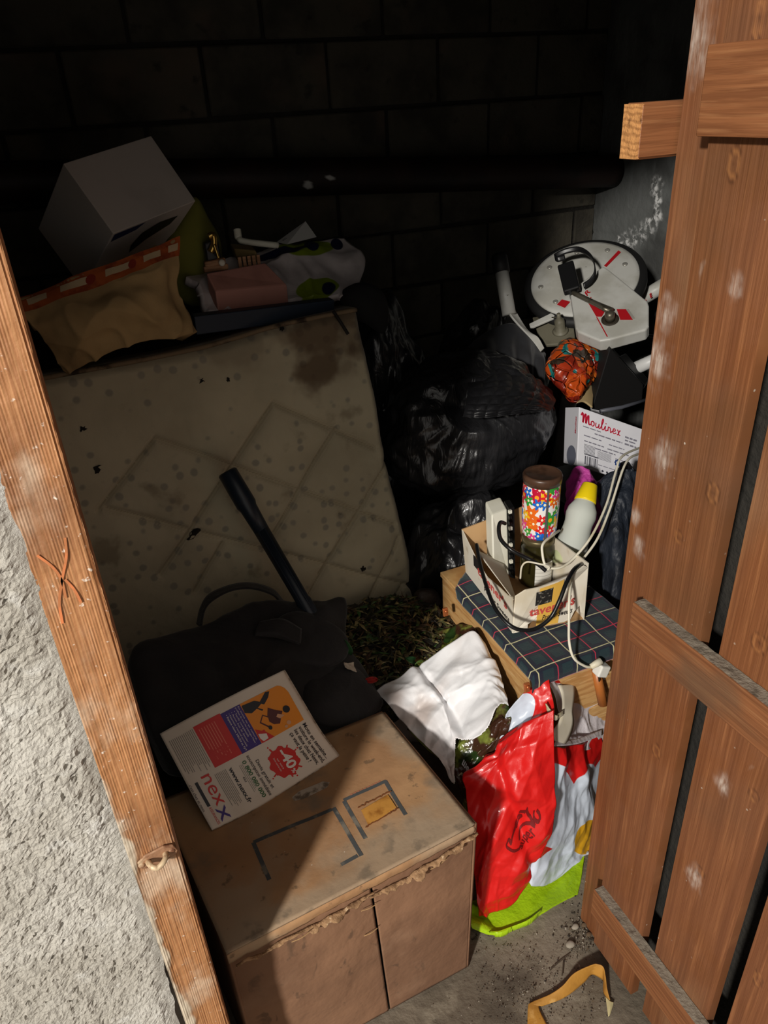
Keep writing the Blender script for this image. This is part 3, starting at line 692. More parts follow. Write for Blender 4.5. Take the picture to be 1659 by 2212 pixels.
matt = thing('mattress', 'stained cream quilted mattress leaning upright in the shadow', 'mattress', (.1, 1.6, 0))
bk0 = catgrid(ctrl, 300, 260); ms.build('cover', m_matt, matt, .125, back=bk0+unit([0, 1.07, -.17])*.125+np.array([0, 0, .0]), attrs={'stain': stain, 'stitch': np.exp(-((dm-.008)/.003)**2), 'seam': np.exp(-(dm/.0035)**2)})
# piped seam along the top edge
e0 = ms.g[2]+ms.normals()[2]*.004
MB().tube(e0[::3], .006, 8).build('piping', MAT('brown_piping', (120, 100, 76), .9, layers=[((50, 38, 26), NZ(14, .5, .62))]), matt, True)
zz = Print()
def uvpx(px, py):
    p = mp(px, py); d = ((ms.g-p)**2).sum(-1); j, i = np.unravel_index(d.argmin(), d.shape); return (i/(ms.nu-1), j/(ms.nv-1))
dirt = Print(); dr = random.Random(5)
for px, py in ((415, 1154), (435, 822), (490, 818), (608, 717), (172, 925), (205, 1010), (150, 1015), (782, 1222), (560, 690)):
    c = uvpx(px, py); n = dr.randint(5, 7)
    if (px, py) == (415, 1154): dirt.poly([(c[0]+.017*math.cos(a_)*(1+.3*math.sin(3*a_)), c[1]+.008*math.sin(a_)-.009*math.cos(a_)) for a_ in np.linspace(0, 6, 11)])
    else:
        for k in range(3): dirt.poly([(c[0]+dr.uniform(-.006, .006)+.0035*math.cos(a_), c[1]+dr.uniform(-.004, .004)+.006*math.sin(a_)) for a_ in np.linspace(0, 5.5, n)])
dirt.build('dirt_specks', lambda u, v, e: ms.S(u, v, .0015), MAT('black_dirt', (30, 24, 18), .95), matt)['kind'] = 'stuff'

# dark cabinet behind the mattress carries the things on top
m_darkwood = MAT('dark_cabinet_wood', (40, 32, 26), .7, layers=[((26, 20, 16), NZ(4, .4, .6, 1, (1, 1, .1)))])
cab = thing('storage_cabinet', 'dark cabinet standing behind the mattress', 'cabinet', (.05, 2.1, 0))
MB().box((-.55, 1.90, 0), (.62, 2.42, 1.06)).build('body', m_darkwood, cab); MB().box((-.57, 1.88, 1.06), (.64, 2.43, 1.085)).build('top', m_darkwood, cab)
for xx in (-.53, .05): MB().box((xx, 1.885, .05), (xx+.56, 1.899, 1.03)).build('cabinet_door', m_darkwood, cab)
# ------------------------------------------------------------------ black bag under the magazine
m_black = MAT('black_nylon', (34, 32, 33), .75, layers=[((22, 20, 20), NZ(6, .4, .65))], bump=[(NZ(300, .3, .7), .2, .001), (NZ(9, .3, .7), .3, .01)], sheen=.15)
def bag_y(py): return 1.135+max(0, (1600-py))/310*.33
def bagp(px, py, dy=0): return P(px, py, y=bag_y(py)+dy)
lb = thing('laptop_bag', 'black fabric carrying bag lying between the mattress and the cardboard box', 'bag', (.2, 1.3, 0))
out = [(278, 1425), (312, 1378), (440, 1348), (530, 1305), (590, 1292), (650, 1296), (700, 1290), (732, 1284), (747, 1305), (748, 1392), (788, 1452), (822, 1520), (786, 1556), (700, 1585), (600, 1625), (470, 1650), (370, 1650), (318, 1560)]
fold = lambda V: np.stack([V[:, 0]*0, -.010*ridge(V*np.array([5, 7, 7]), 2), .012*fbm(V*9, 3)], -1)
pillow('body', [bagp(*q) for q in out], bagp(540, 1480, .0), .03, .14, m_black, lb, 18, 90, 2.4, lump=fold)
pillow('front_pocket', [bagp(*q, -.02) for q in ((590, 1345), (640, 1322), (700, 1340), (745, 1375), (748, 1420), (700, 1445), (620, 1430), (575, 1400))], bagp(660, 1385, -.02), .022, .02, m_black, lb, 10, 48, 3, noise=.004)
fl = Sheet([[bagp(562, 1342, -.05), bagp(610, 1336, -.055), bagp(652, 1358, -.05)], [bagp(552, 1362, -.05), bagp(600, 1364, -.06), bagp(650, 1388, -.05)], [bagp(548, 1374, -.045), bagp(596, 1378, -.05), bagp(645, 1392, -.045)]], 20, 16); fl.build('pocket_flap', m_black, lb, .004)
pillow('lower_flap', [bagp(*q, -.015) for q in ((690, 1450), (760, 1440), (800, 1480), (826, 1522), (790, 1552), (720, 1575), (660, 1545), (650, 1490))], bagp(740, 1505, -.015), .02, .03, m_black, lb, 10, 48, 2.5, noise=.006)
hp = [(424, 1348), (432, 1312), (452, 1282), (500, 1262), (545, 1258), (590, 1272), (612, 1296)]
a_ = smooth_path([bagp(*q, .02) for q in hp], 50); b_ = smooth_path([bagp(q[0]+(9 if i < 3 else 0), q[1]+(12 if i > 1 else 4), .0) for i, q in enumerate(hp)], 50)
Sheet([a_, (a_+b_)/2+np.array([0, -.004, 0]), b_], 50, 6).build('handle', m_black, lb, .004)

# dark crutch tube leaning on the mattress
m_tube = MAT('blue_black_plastic', (30, 38, 48), .38, layers=[((20, 25, 32), NZ(6, .4, .6))])
cr_ = thing('crutch', 'dark blue-black tube with a ribbed grip leaning on the mattress', 'crutch', P(735, 1425, y=1.34))
A_, B_ = P(490, 1018, y=1.60), P(712, 1395, y=1.37); d = B_-A_; L_ = np.linalg.norm(d)
MB().lathe(A_, d, [(0, .020), (.004, .0235), (.09, .0245), (.10, .021), (.16, .0185)], 24).build('rubber_tip', m_tube, cr_, True)
MB().lathe(A_+unit(d)*.15, d, [(0, .0185), (L_*.42, .0175), (L_*.43, .0195), (L_*.80, .0195), (L_*.805, .018)], 24).build('shaft', m_tube, cr_, True)
MB().lathe(A_+unit(d)*(L_*.88), d, [(0, .0215), (.01, .024), (L_*.14, .025), (L_*.15, .019)], 24).build('sleeve', m_tube, cr_, True)
MB().tube(smooth_path([B_, B_+np.array([.012, -.012, -.03]), B_+np.array([.03, -.03, -.045])], 14), [.02]*14, 14).build('foot', m_tube, cr_, True)
for k in range(2):
    o_ = unit(np.cross(d, CAM-A_))*(.010-.02*k); MB().tube([A_+unit(d)*.16+o_*.8+unit(CAM-A_)*.016, A_+d*.80+o_*.8+unit(CAM-A_)*.017], .0016, 6).build('rib', m_tube, cr_)

# ------------------------------------------------------------------ wooden crate, plaid cloth
m_pine = MAT('pale_pine_crate', (208, 164, 106), .6, layers=[((176, 124, 70), NZ(5, .42, .62, .7, (2, 2, 20), d=5)), ((226, 190, 138), NZ(9, .55, .7, .6, (2, 2, 14))), ((120, 84, 48), NZ(30, .68, .76, .6))], bump=[(NZ(9, .3, .7, 1, (1, 1, 20)), .15, .002)])
KX0, KX1, KY0, KY1, KZ = .735, 1.015, 1.01, 1.44, .495
crate = thing('wooden_crate', 'pale pine crate standing under the tartan cloth', 'crate', ((KX0+KX1)/2, (KY0+KY1)/2, 0))
for k in range(3):
    z0, z1 = .012+k*.162, .168+k*.162
    for lo, hi in (((KX0, KY0, z0), (KX0+.014, KY1, z1)), ((KX1-.014, KY0, z0), (KX1, KY1, z1)), ((KX0+.015, KY0, z0), (KX1-.015, KY0+.014, z1)), ((KX0+.015, KY1-.014, z0), (KX1-.015, KY1, z1))):
        bevel(MB().box(lo, hi).build('board', m_pine, crate), .0015, 1)
bevel(MB().box((KX0-.004, KY0-.004, KZ), (KX1+.004, KY1+.004, KZ+.014)).build('lid', m_pine, crate), .002, 2)
for xx in (KX0+.016, KX1-.034):
    for yy in (KY0+.016, KY1-.034): MB().box((xx, yy, .002), (xx+.018, yy+.018, KZ)).build('corner_post', m_pine, crate)

def plaid_mat():
    m = MAT('tartan_cloth', (28, 54, 58), .9, bump=[(NZ(240, .3, .7), .25, .001)], sheen=.2); nt = m.node_tree; N, L = nt.nodes.new, nt.links.new; b = nt.nodes['Principled BSDF']
    uv = N('ShaderNodeUVMap'); sx = N('ShaderNodeSeparateXYZ'); L(uv.outputs[0], sx.inputs[0])
    def band(out, period, off, w):
        a = N('ShaderNodeMath'); a.operation = 'ADD'; L(out, a.inputs[0]); a.inputs[1].default_value = off
        q = N('ShaderNodeMath'); q.operation = 'PINGPONG'; L(a.outputs[0], q.inputs[0]); q.inputs[1].default_value = period/2
        c = N('ShaderNodeMath'); c.operation = 'LESS_THAN'; L(q.outputs[0], c.inputs[0]); c.inputs[1].default_value = w; return c.outputs[0]
    cur = None
    base = lin((24, 48, 54))
    per = .098
    for ax, off, w, colr in (('X', 0, .011, (20, 26, 46)), ('Y', 0, .011, (20, 26, 46)), ('X', per/2, .011, (20, 30, 44)), ('Y', per/2, .011, (20, 30, 44)), ('X', per/2, .0013, (190, 40, 70)), ('Y', per/2, .0013, (190, 40, 70)), ('X', 0, .0014, (206, 200, 156)), ('Y', 0, .0014, (206, 200, 156))):
        mx = N('ShaderNodeMix'); mx.data_type = 'RGBA'
        if cur is None: mx.inputs['A'].default_value = base
        else: L(cur, mx.inputs['A'])
        mx.inputs['B'].default_value = lin(colr); L(band(sx.outputs[ax], per, off, w), mx.inputs['Factor']); cur = mx.outputs['Result']
    L(cur, b.inputs['Base Color']); return m
m_plaid = plaid_mat()
pz = KZ+.020
def drape_z(x, y):
    e = np.minimum.reduce([x-KX0+.002, KX1+.002-x, y-KY0+.002, KY1+.1-y]); return e
nx, ny = 90, 110
gx = np.linspace(KX0-.03, KX1+.075, nx); gy = np.linspace(KY0-.05, KY1-.04, ny); X, Y = np.meshgrid(gx, gy)
def fold1(t, lo, hi, dz):
    """wrap a coordinate over an edge: returns position and drop"""
    over_lo = np.maximum(0, lo-t); over_hi = np.maximum(0, t-hi)
    return np.clip(t, lo, hi)-.25*np.minimum(over_lo, .02)+.25*np.minimum(over_hi, .02), over_lo+over_hi
xx, dx_ = fold1(X, KX0-.012, KX1+.012, 0); yy, dy_ = fold1(Y, KY0-.012, 9, 0)
Z = pz-(dx_+dy_)*.95+.004*fbm(np.stack([X*9, Y*9, X*0], -1), 3)+.010*np.exp(-((X-KX0-.03)**2+(Y-KY1+.08)**2)/.004)
# keep a diagonal cut so the pine corner at the back left shows
keepv = (Y < (KY1-.075)+.9*(X-KX0-.01))
pl_ = Sheet([[np.zeros(3)]*2]*2, 2, 2); pl_.g = np.stack([xx, yy, Z], -1); pl_.nu, pl_.nv = nx, ny; pl_.uu, pl_.vv = X-KX0, Y-KY0; pl_.flip = 1
nn = pl_.normals(); pl_.flip = 1 if nn[..., 2].mean() > 0 else -1
kp = keepv[:-1, :-1]
plaid = thing('tartan_cloth', 'dark green tartan cloth spread over the pine crate', 'cloth', ((KX0+KX1)/2, (KY0+KY1)/2, KZ+.014))
pl_.build('cloth', m_plaid, plaid, .003, keep=kp)
m_copper = MAT('copper_clip', (206, 122, 72), .35, metal=.6)
for q in (P(962, 1322, y=1.33), P(1138, 1485, y=.99)):
    c = MB(); c.obox(q, (.007, 0, 0), (0, .003, 0), (0, .002, .011)); o_ = bevel(c.build('copper_snap', m_copper, plaid), .002, 2); MB().lathe(q+np.array([0, -.004, .004]), (0, -1, .2), [(0, .004), (.002, .004), (.003, .002)], 12).build('stud', m_copper, o_, True)

# ------------------------------------------------------------------ torn sweets carton on the cloth and what it holds
m_carton = MAT('cream_carton', (236, 229, 212), .7, layers=[((214, 200, 170), NZ(7, .45, .68, .7)), ((180, 160, 124), NZ(20, .62, .74, .5))])
m_cartin = MAT('carton_inside', (196, 158, 112), .85, layers=[((160, 122, 80), NZ(8, .45, .65))])
CZ = KZ+.030
F_b = P(1108, 1368, z=CZ); L_b = P(1006, 1236, z=CZ); R_b = P(1262, 1338, z=CZ); 
F_t = P(1107, 1283, y=F_b[1]-.012); L_t = P(997, 1143, y=L_b[1]+.004); R_t = P(1272, 1216, y=R_b[1]+.012); B_b = L_b+(R_b-F_b); B_t = L_t+(R_t-F_t)
car = thing('sweets_carton', 'torn cream sweets carton with red lettering on the tartan cloth', 'carton', (F_b+B_b)/2)
th = .003
def panel(name, pts, off, mat=m_carton): 
    o_ = MB().prism(pts, off).build(name, mat, car); return o_
inw = unit((B_b-F_b)*np.array([1, 1, 0]))*th
eLF = F_b-L_b; up_ = F_t-F_b
clp = panel('left_panel', [L_b, F_b, F_b+up_*.92, F_b+up_*.80-eLF*.10, F_b+up_*.75-eLF*.25, F_b+up_*.62-eLF*.50, F_b+up_*.72-eLF*.70, L_b+(L_t-L_b)*.86+eLF*.12, L_t], np.array([.003, .001, 0]))
eFR = R_b-F_b; upR = R_t-R_b
def fp(u, v): 
    w = np.array([0, -.016, 0])*v*np.sin(np.pi*np.clip(u, 0, 1)); return F_b+eFR*u+(up_*(1-u)+upR*u)*v+w
fpts = [(0, 0), (.06, .0), (.20, .02), (.20, .16), (.27, .22), (.36, .14), (.40, .03), (.70, .03), (.80, .06), (.84, .20), (.93, .30), (.95, .14), (1, .10), (1, .92), (.93, 1.0), (.75, .97), (.55, .98), (.30, 1.0), (.15, 1.02), (.04, .92)]
cfp = panel('front_panel', [fp(*q) for q in fpts], np.array([-.001, .003, 0]))
panel('right_panel', [R_b, B_b, B_t-(B_t-B_b)*.25, R_t], np.array([-.003, 0, 0]))
panel('back_panel', [B_b, L_b, L_t, B_t], np.array([0, -.003, 0]), m_cartin)
panel('base_panel', [L_b+[0, 0, .001], F_b+[0, 0, .001], R_b+[0, 0, .001], B_b+[0, 0, .001]], np.array([0, 0, .002]), m_cartin)
fl2 = Sheet([[F_b+up_*.86+[.003, 0, 0], L_t+(L_b-L_t)*.12+eLF*.30+[.004, 0, 0]], [F_b+up_*.3+np.array([.05, .06, -.0]), L_b+eLF*.4+np.array([.07, .02, .06])]], 16, 16); fl2.build('inner_flap', m_carton, car, .002)
i_yel, i_tred, i_tblk = INK('carton_orange_band', (240, 190, 84), .7), INK('carton_red', (214, 84, 78), .7), INK('carton_black', (28, 24, 24), .7)
FPF = lambda u, v, e=.001: np.stack([fp(a__, b__)+np.array([0, -1, .2])*e for a__, b__ in zip(np.ravel(u), np.ravel(v))])
bd = Print(); bd.rect(.31, .04, .62, .97, 6, 8); bd.build('orange_band', FPF, i_yel, cfp, .0008)
pc_ = Print(); pc_.rect(.27, .58, .48, .90, 5, 6); pc_.build('picture_panel', FPF, MAT('old_photo_print', (40, 38, 36), .6, layers=[((150, 144, 132), NZ(120, .55, .68))]), cfp, .0014)
tx = Print(); tx.text("tavener's", (.20, .36), .27, width=.62, bold=.02); tx.build('carton_lettering', FPF, i_tred, cfp, .0018)
tx = Print(); tx.text('Proper Sweets', (.38, .20), .16, width=.42, bold=.01, shear=.2); tx.build('carton_subtitle', FPF, i_tblk, cfp, .0018)
LPF = planar(L_b, eLF, up_)
tx = Print(); tx.text("tavener's", (.30, .44), .30, width=.60, bold=.02); tx.build('side_lettering', lambda u, v, e: LPF(u, v, .0012), i_tred, clp)
tx = Print(); tx.text('Proper Sweets', (.44, .18), .17, width=.5, bold=.01); tx.build('side_subtitle', lambda u, v, e: LPF(u, v, .0012), i_tblk, clp)
pc_ = Print(); pc_.rect(.22, .52, .36, .80, 2, 2); pc_.build('side_picture', lambda u, v, e: LPF(u, v, .001), i_tblk, clp)

# white appliance with black toothed strip in the carton
m_white = MAT('off_white_plastic', (226, 224, 208), .45, layers=[((196, 190, 166), NZ(9, .5, .7, .6)), ((150, 132, 96), NZ(26, .66, .76, .5))])
m_blackp = MAT('black_plastic', (22, 22, 23), .35)
ap = thing('charger_unit', 'off-white plastic unit with a black toothed strip inside the carton', 'appliance', P(1085, 1250, y=1.30))
q0, q1, q2, q3 = P(1062, 1112, y=1.36), P(1096, 1100, y=1.36), P(1100, 1245, y=1.29), P(1066, 1232, y=1.29)
bevel(MB().prism([q3, q2, q1, q0], np.array([.01, .05, .01])).build('casing', m_white, ap), .004, 2)
s0_, s1_, s2_, s3_ = P(1099, 1098, y=1.355), P(1111, 1095, y=1.355), P(1113, 1250, y=1.285), P(1102, 1247, y=1.285)
MB().prism([s3_, s2_, s1_, s0_], np.array([.005, .03, .005])).build('black_strip', m_blackp, ap)
for k in range(12):
    t = .04+k*.08; c = s0_+(s3_-s0_)*t; MB().obox(c+np.array([.001, -.004, 0]), unit(s1_-s0_)*.004, (s3_-s0_)*.022, np.array([0, .003, 0])).build('tooth', m_white if k % 3 == 0 else m_blackp, ap)
ph = unit(np.cross(q1-q0, q3-q0))
# glass jar
m_glass = MAT('dusty_olive_glass', (120, 112, 60), .12, trans=.85, ior=1.45, layers=[((60, 56, 30), NZ(16, .5, .66, .7))])
jar = thing('glass_jar', 'dusty olive glass jar with a white label inside the carton', 'jar', P(1160, 1248, y=1.28))
jc = P(1158, 1240, y=1.27); JZ = CZ+.006; jc = np.array([jc[0], jc[1], JZ]); jt = P(1160, 1158, y=1.27)[2]; jh = jt-JZ
MB().lathe(jc, (0, 0, 1), [(0, .036), (.004, .042), (jh*.72, .042), (jh*.82, .040), (jh*.88, .036), (jh, .037)], 36).build('jar_body', m_glass, jar, True)
MB().lathe(jc+np.array([0, 0, .006]), (0, 0, 1), [(0, .037), (jh*.6, .037)], 24).build('jar_contents', MAT('brown_jar_contents', (62, 54, 26), .8), jar, True)
MB().lathe(jc+np.array([0, 0, jh]), (0, 0, 1), [(-.012, .039), (0, .0395), (.003, .037)], 36).build('jar_lid', MAT('tarnished_lid', (110, 100, 70), .4, metal=.6), jar, True)
lab = [];  
for v_ in (.0, 1.0): lab.append([jc+np.array([.0428*math.cos(an), .0428*math.sin(an), .012+v_*jh*.5]) for an in np.linspace(-2.25, -1.15, 9)])
Sheet(lab, 18, 10).build('jar_label', MAT('white_label', (226, 224, 214), .7, layers=[((60, 58, 54), dict(t='wave', s=30, dir='Z', dist=0, lo=.9, hi=.95, amt=.45))]), jar, .0005)
# floral tumbler standing on the jar
def floral():
    m = MAT('floral_print', (244, 240, 236), .35); nt = m.node_tree; N, L = nt.nodes.new, nt.links.new; b = nt.nodes['Principled BSDF']
    uv = N('ShaderNodeUVMap'); mp_ = N('ShaderNodeMapping'); L(uv.outputs[0], mp_.inputs[0]); mp_.inputs['Scale'].default_value = (4.0, 3.4, 1)
    nz = N('ShaderNodeTexNoise'); nz.inputs['Scale'].default_value = 2.2; L(mp_.outputs[0], nz.inputs['Vector'])
    cur = None; base = lin((246, 242, 238))
    pal = [(226, 36, 40), (236, 60, 150), (252, 196, 30), (30, 110, 210), (240, 110, 30), (60, 160, 60), (200, 24, 60)]
    for k, (sc, th_) in enumerate(((1.0, .42), (1.7, .40))):
        vo = N('ShaderNodeTexVoronoi'); vo.inputs['Scale'].default_value = sc; vo.voronoi_dimensions = '2D'; L(mp_.outputs[0], vo.inputs['Vector'])
        # petals: modulate the radius with the angle around every cell centre
        sb = N('ShaderNodeVectorMath'); sb.operation = 'SUBTRACT'; sc_ = N('ShaderNodeVectorMath'); sc_.operation = 'SCALE'; sc_.inputs['Scale'].default_value = sc if False else 1.0
        L(mp_.outputs[0], sb.inputs[0]); L(vo.outputs['Position'], sc_.inputs[0]); L(sc_.outputs[0], sb.inputs[1])
        sx = N('ShaderNodeSeparateXYZ'); L(sb.outputs[0], sx.inputs[0]); at = N('ShaderNodeMath'); at.operation = 'ARCTAN2'; L(sx.outputs['Y'], at.inputs[0]); L(sx.outputs['X'], at.inputs[1])
        mu = N('ShaderNodeMath'); mu.operation = 'MULTIPLY'; L(at.outputs[0], mu.inputs[0]); mu.inputs[1].default_value = 5
        ad = N('ShaderNodeMath'); ad.operation = 'MULTIPLY_ADD'; L(nz.outputs['Fac'], ad.inputs[0]); ad.inputs[1].default_value = 5; L(mu.outputs[0], ad.inputs[2])
        co = N('ShaderNodeMath'); co.operation = 'COSINE'; L(ad.outputs[0], co.inputs[0])
        rr_ = N('ShaderNodeMath'); rr_.operation = 'MULTIPLY_ADD'; L(co.outputs[0], rr_.inputs[0]); rr_.inputs[1].default_value = .16; rr_.inputs[2].default_value = th_
        lt = N('ShaderNodeMath'); lt.operation = 'LESS_THAN'; L(vo.outputs['Distance'], lt.inputs[0]); L(rr_.outputs[0], lt.inputs[1])
        sepc = N('ShaderNodeSeparateColor'); L(vo.outputs['Color'], sepc.inputs[0])
        rp = N('ShaderNodeValToRGB'); rp.color_ramp.interpolation = 'CONSTANT'; L(sepc.outputs[k], rp.inputs[0])
        cr2 = rp.color_ramp; cr2.elements[0].color = lin(pal[0]); cr2.elements[1].position = 1/7; cr2.elements[1].color = lin(pal[1])
        for q in range(2, 7): e_ = cr2.elements.new(q/7); e_.color = lin(pal[q])
        mx = N('ShaderNodeMix'); mx.data_type = 'RGBA'
        if cur is None: mx.inputs['A'].default_value = base
        else: L(cur, mx.inputs['A'])
        L(rp.outputs[0], mx.inputs['B']); L(lt.outputs[0], mx.inputs['Factor']); cur = mx.outputs['Result']
        # coloured heart
        l2 = N('ShaderNodeMath'); l2.operation = 'LESS_THAN'; L(vo.outputs['Distance'], l2.inputs[0]); l2.inputs[1].default_value = .12
        m2 = N('ShaderNodeMix'); m2.data_type = 'RGBA'; L(cur, m2.inputs['A']); m2.inputs['B'].default_value = lin((255, 170, 40) if k == 0 else (250, 240, 200)); L(l2.outputs[0], m2.inputs['Factor']); cur = m2.outputs['Result']
    L(cur, b.inputs['Base Color']); return m
m_brownlid = MAT('brown_lid', (84, 60, 46), .35, layers=[((60, 42, 32), NZ(20, .5, .65)), ((130, 108, 92), NZ(30, .66, .74, .6))])
tb = np.array([jc[0]+.004, jc[1]+.004, JZ+jh+.004]); tt = P(1172, 1012, y=tb[1]); axis = unit(np.array([.01, .0, 1])); hh_ = tt[2]-tb[2]-.01
tum = thing('floral_canister', 'tall canister with bright flower print and a brown lid', 'canister', tb)
prof = [(0, .036), (.006, .040), (.02, .0415), (hh_*.5, .0435), (hh_*.86, .0435)]
n_ = 64; V = []; UV = []
for h_, r_ in prof:
    for k in range(n_+1): an = 2*math.pi*k/n_; V.append(tb+axis*h_+np.array([r_*math.cos(an), r_*math.sin(an), 0])); UV.append((k/n_*1.6, h_/hh_))
Fc = [[i*(n_+1)+k, i*(n_+1)+k+1, (i+1)*(n_+1)+k+1, (i+1)*(n_+1)+k] for i in range(len(prof)-1) for k in range(n_)]+[[k for k in range(n_)][::-1]]
mesh_obj('printed_body', V, Fc, floral(), tum, True, uv=np.array(UV))
MB().lathe(tb+axis*hh_*.86, axis, [(0, .0445), (hh_*.10, .046), (hh_*.13, .044), (hh_*.14, .040), (hh_*.125, .037), (hh_*.125, .001)], 48).build('lid', m_brownlid, tum, True)
sm_ = tb+np.array([-.012, -.0425, 0]); MB().obox(sm_+axis*hh_*.44+np.array([0, .0005, 0]), (.0022, -.0006, 0), (0, .0015, 0), axis*hh_*.42).build('seam_strip', MAT('grey_seam', (92, 88, 90), .5), tum)
# squeezy bottle
m_frost = MAT('frosted_bottle', (222, 227, 218), .3, trans=.22, ior=1.3, layers=[((206, 214, 160), dict(t='attr', name='low', lo=.5, hi=.6, amt=.9))])
b0, b1 = P(1222, 1222, y=1.215), P(1274, 1050, y=1.30); ax_ = b1-b0; L2 = np.linalg.norm(ax_)
bot = thing('squeeze_bottle', 'frosted bottle with a yellow cap leaning in the carton', 'bottle', b0)
mb = MB().lathe(b0, ax_, [(0, .030), (.006, .036), (L2*.25, .0385), (L2*.46, .034), (L2*.52, .0335), (L2*.62, .037), (L2*.70, .035), (L2*.80, .024), (L2*.84, .020)], 40)
low = np.array([np.clip((.28*L2-np.dot(np.array(v)-b0, unit(ax_)))/.02, 0, 1) for v in mb.v])
mb.build('bottle_body', m_frost, bot, True, attrs={'low': low})
MB().lathe(b0+ax_*.80, ax_, [(0, .0265), (L2*.02, .0265), (L2*.215, .0185), (L2*.225, .0165), (L2*.21, .014), (L2*.21, .001)], 36).build('yellow_cap', MAT('yellow_cap', (244, 214, 24), .35), bot, True)
# cords
m_wcord = MAT('white_cord', (232, 226, 206), .45, layers=[((206, 194, 160), NZ(12, .5, .7))]); m_bcord = MAT('black_cord', (24, 24, 25), .32)
def cpx(x, y): return (980+x/4.74, 980+y/4.74)
def cord(pts, r, n=90): return MB().tube(smooth_path([P(*q[:2], y=q[2]) for q in pts], n), r, 10)
wc = thing('white_cable', 'white mains cable with a plug hanging over the carton', 'cable', P(1290, 1450, y=1.02))
cord([(1385, 978, 1.36), (1352, 1000, 1.30), (1318, 1098, 1.22), (1290, 1165, 1.17), (1252, 1218, 1.14), (1236, 1250, 1.10), (1230, 1290, 1.06), (1229, 1345, 1.03), (1230, 1390, 1.0), (1240, 1422, .985), (1262, 1438, .98), (1278, 1442, .98)], .0030).build('cable', m_wcord, wc, True)
pg_ = P(1283, 1438, y=.98); MB().lathe(pg_+np.array([-.008, 0, 0]), (1, 0, .25), [(0, .006), (.012, .0075), (.026, .009)], 14).build('plug_neck', m_wcord, wc, True)
pb_ = P(1299, 1446, y=.98); bevel(MB().obox(pb_, (.013, 0, -.006), (0, .012, 0), (.005, 0, .014)).build('plug_body', MAT('white_plug', (232, 230, 222), .4), wc), .004, 3)
for s_x in (-.006, .008): MB().tube([pb_+np.array([s_x, 0, -.012]), pb_+np.array([s_x+.004, 0, -.033])], .0022, 8).build('plug_pin', MAT('pin_metal', (200, 196, 186), .3, metal=1), wc)
wc2 = thing('white_flex', 'thin white flex looping around the frosted bottle', 'cable', P(1180, 1240, y=1.15))
cord([(1395, 962, 1.40), (1345, 985, 1.32), (1330, 1020, 1.28), (1310, 1090, 1.215), (1278, 1158, 1.165), (1240, 1205, 1.15), (1210, 1226, 1.14), (1180, 1223, 1.15), (1171, 1190, 1.17), (1175, 1172, 1.18), (1196, 1155, 1.20), (1208, 1146, 1.235)], .0030).build('flex', m_wcord, wc2, True)
wc3 = thing('white_lead', 'short cream lead curling out of the carton by the jar', 'cable', P(1125, 1250, y=1.19))
cord([(1124, 1250, 1.19), (1127, 1225, 1.185), (1138, 1214, 1.18), (1160, 1217, 1.17), (1185, 1224, 1.14), (1183, 1232, 1.135)], .0022, 50).build('lead', m_wcord, wc3, True)
bc = thing('black_cable', 'thick black cable looped over the front of the carton', 'cable', P(1125, 1362, y=1.08))
cord([(*cpx(235, 930), 1.32), (*cpx(270, 1120), 1.255), (*cpx(340, 1370), 1.165), (*cpx(430, 1590), 1.10), (*cpx(560, 1745), 1.06), (*cpx(690, 1805), 1.045), (*cpx(840, 1790), 1.04), (*cpx(990, 1680), 1.04), (*cpx(1085, 1500), 1.045), (*cpx(1150, 1330), 1.06), (*cpx(1220, 1200), 1.085), (*cpx(1290, 1140), 1.11), (*cpx(1350, 1128), 1.14)], .0045, 120).build('cable', m_bcord, bc, True)
bc2 = thing('black_lead', 'black lead bending out of the white unit across the jar', 'cable', P(1180, 1240, y=1.16))
cord([(*cpx(525, 715), 1.30), (*cpx(480, 705), 1.285), (*cpx(462, 770), 1.27), (*cpx(485, 880), 1.25), (*cpx(590, 985), 1.22), (*cpx(740, 1065), 1.20), (*cpx(860, 1130), 1.18), (*cpx(945, 1200), 1.165)], .0048, 70).build('lead', m_bcord, bc2, True)

# ------------------------------------------------------------------ appliance box, pink wrapping, navy garment bag
m_wbox = MAT('white_glossy_card', (240, 240, 246), .4, layers=[((224, 224, 232), NZ(5, .45, .7, .6))])
mTL, mTR, mBL = P(1251, 879, y=1.56), P(1382, 925, y=1.53), P(1246, 1006, y=1.535); eu = (mTR-mTL)*1.5; ev = mBL-mTL
dpt = P(1214, 999, y=1.66)-mBL; dpt = dpt*.9
mo = thing('appliance_box', 'white printed kitchen appliance box with red script lettering', 'box', mBL)
mbx = MB(); mbx.hexa([mBL, mBL+eu, mBL+eu+dpt, mBL+dpt, mTL, mTL+eu, mTL+eu+dpt, mTL+dpt]); mcar = bevel(mbx.build('carton', m_wbox, mo), .002, 2)
MOF0 = planar(mTL, eu/1.5, ev); MOF = lambda u, v, e=.0008: MOF0(u, v, e)
rs = INK('script_red', (200, 28, 58), .5)
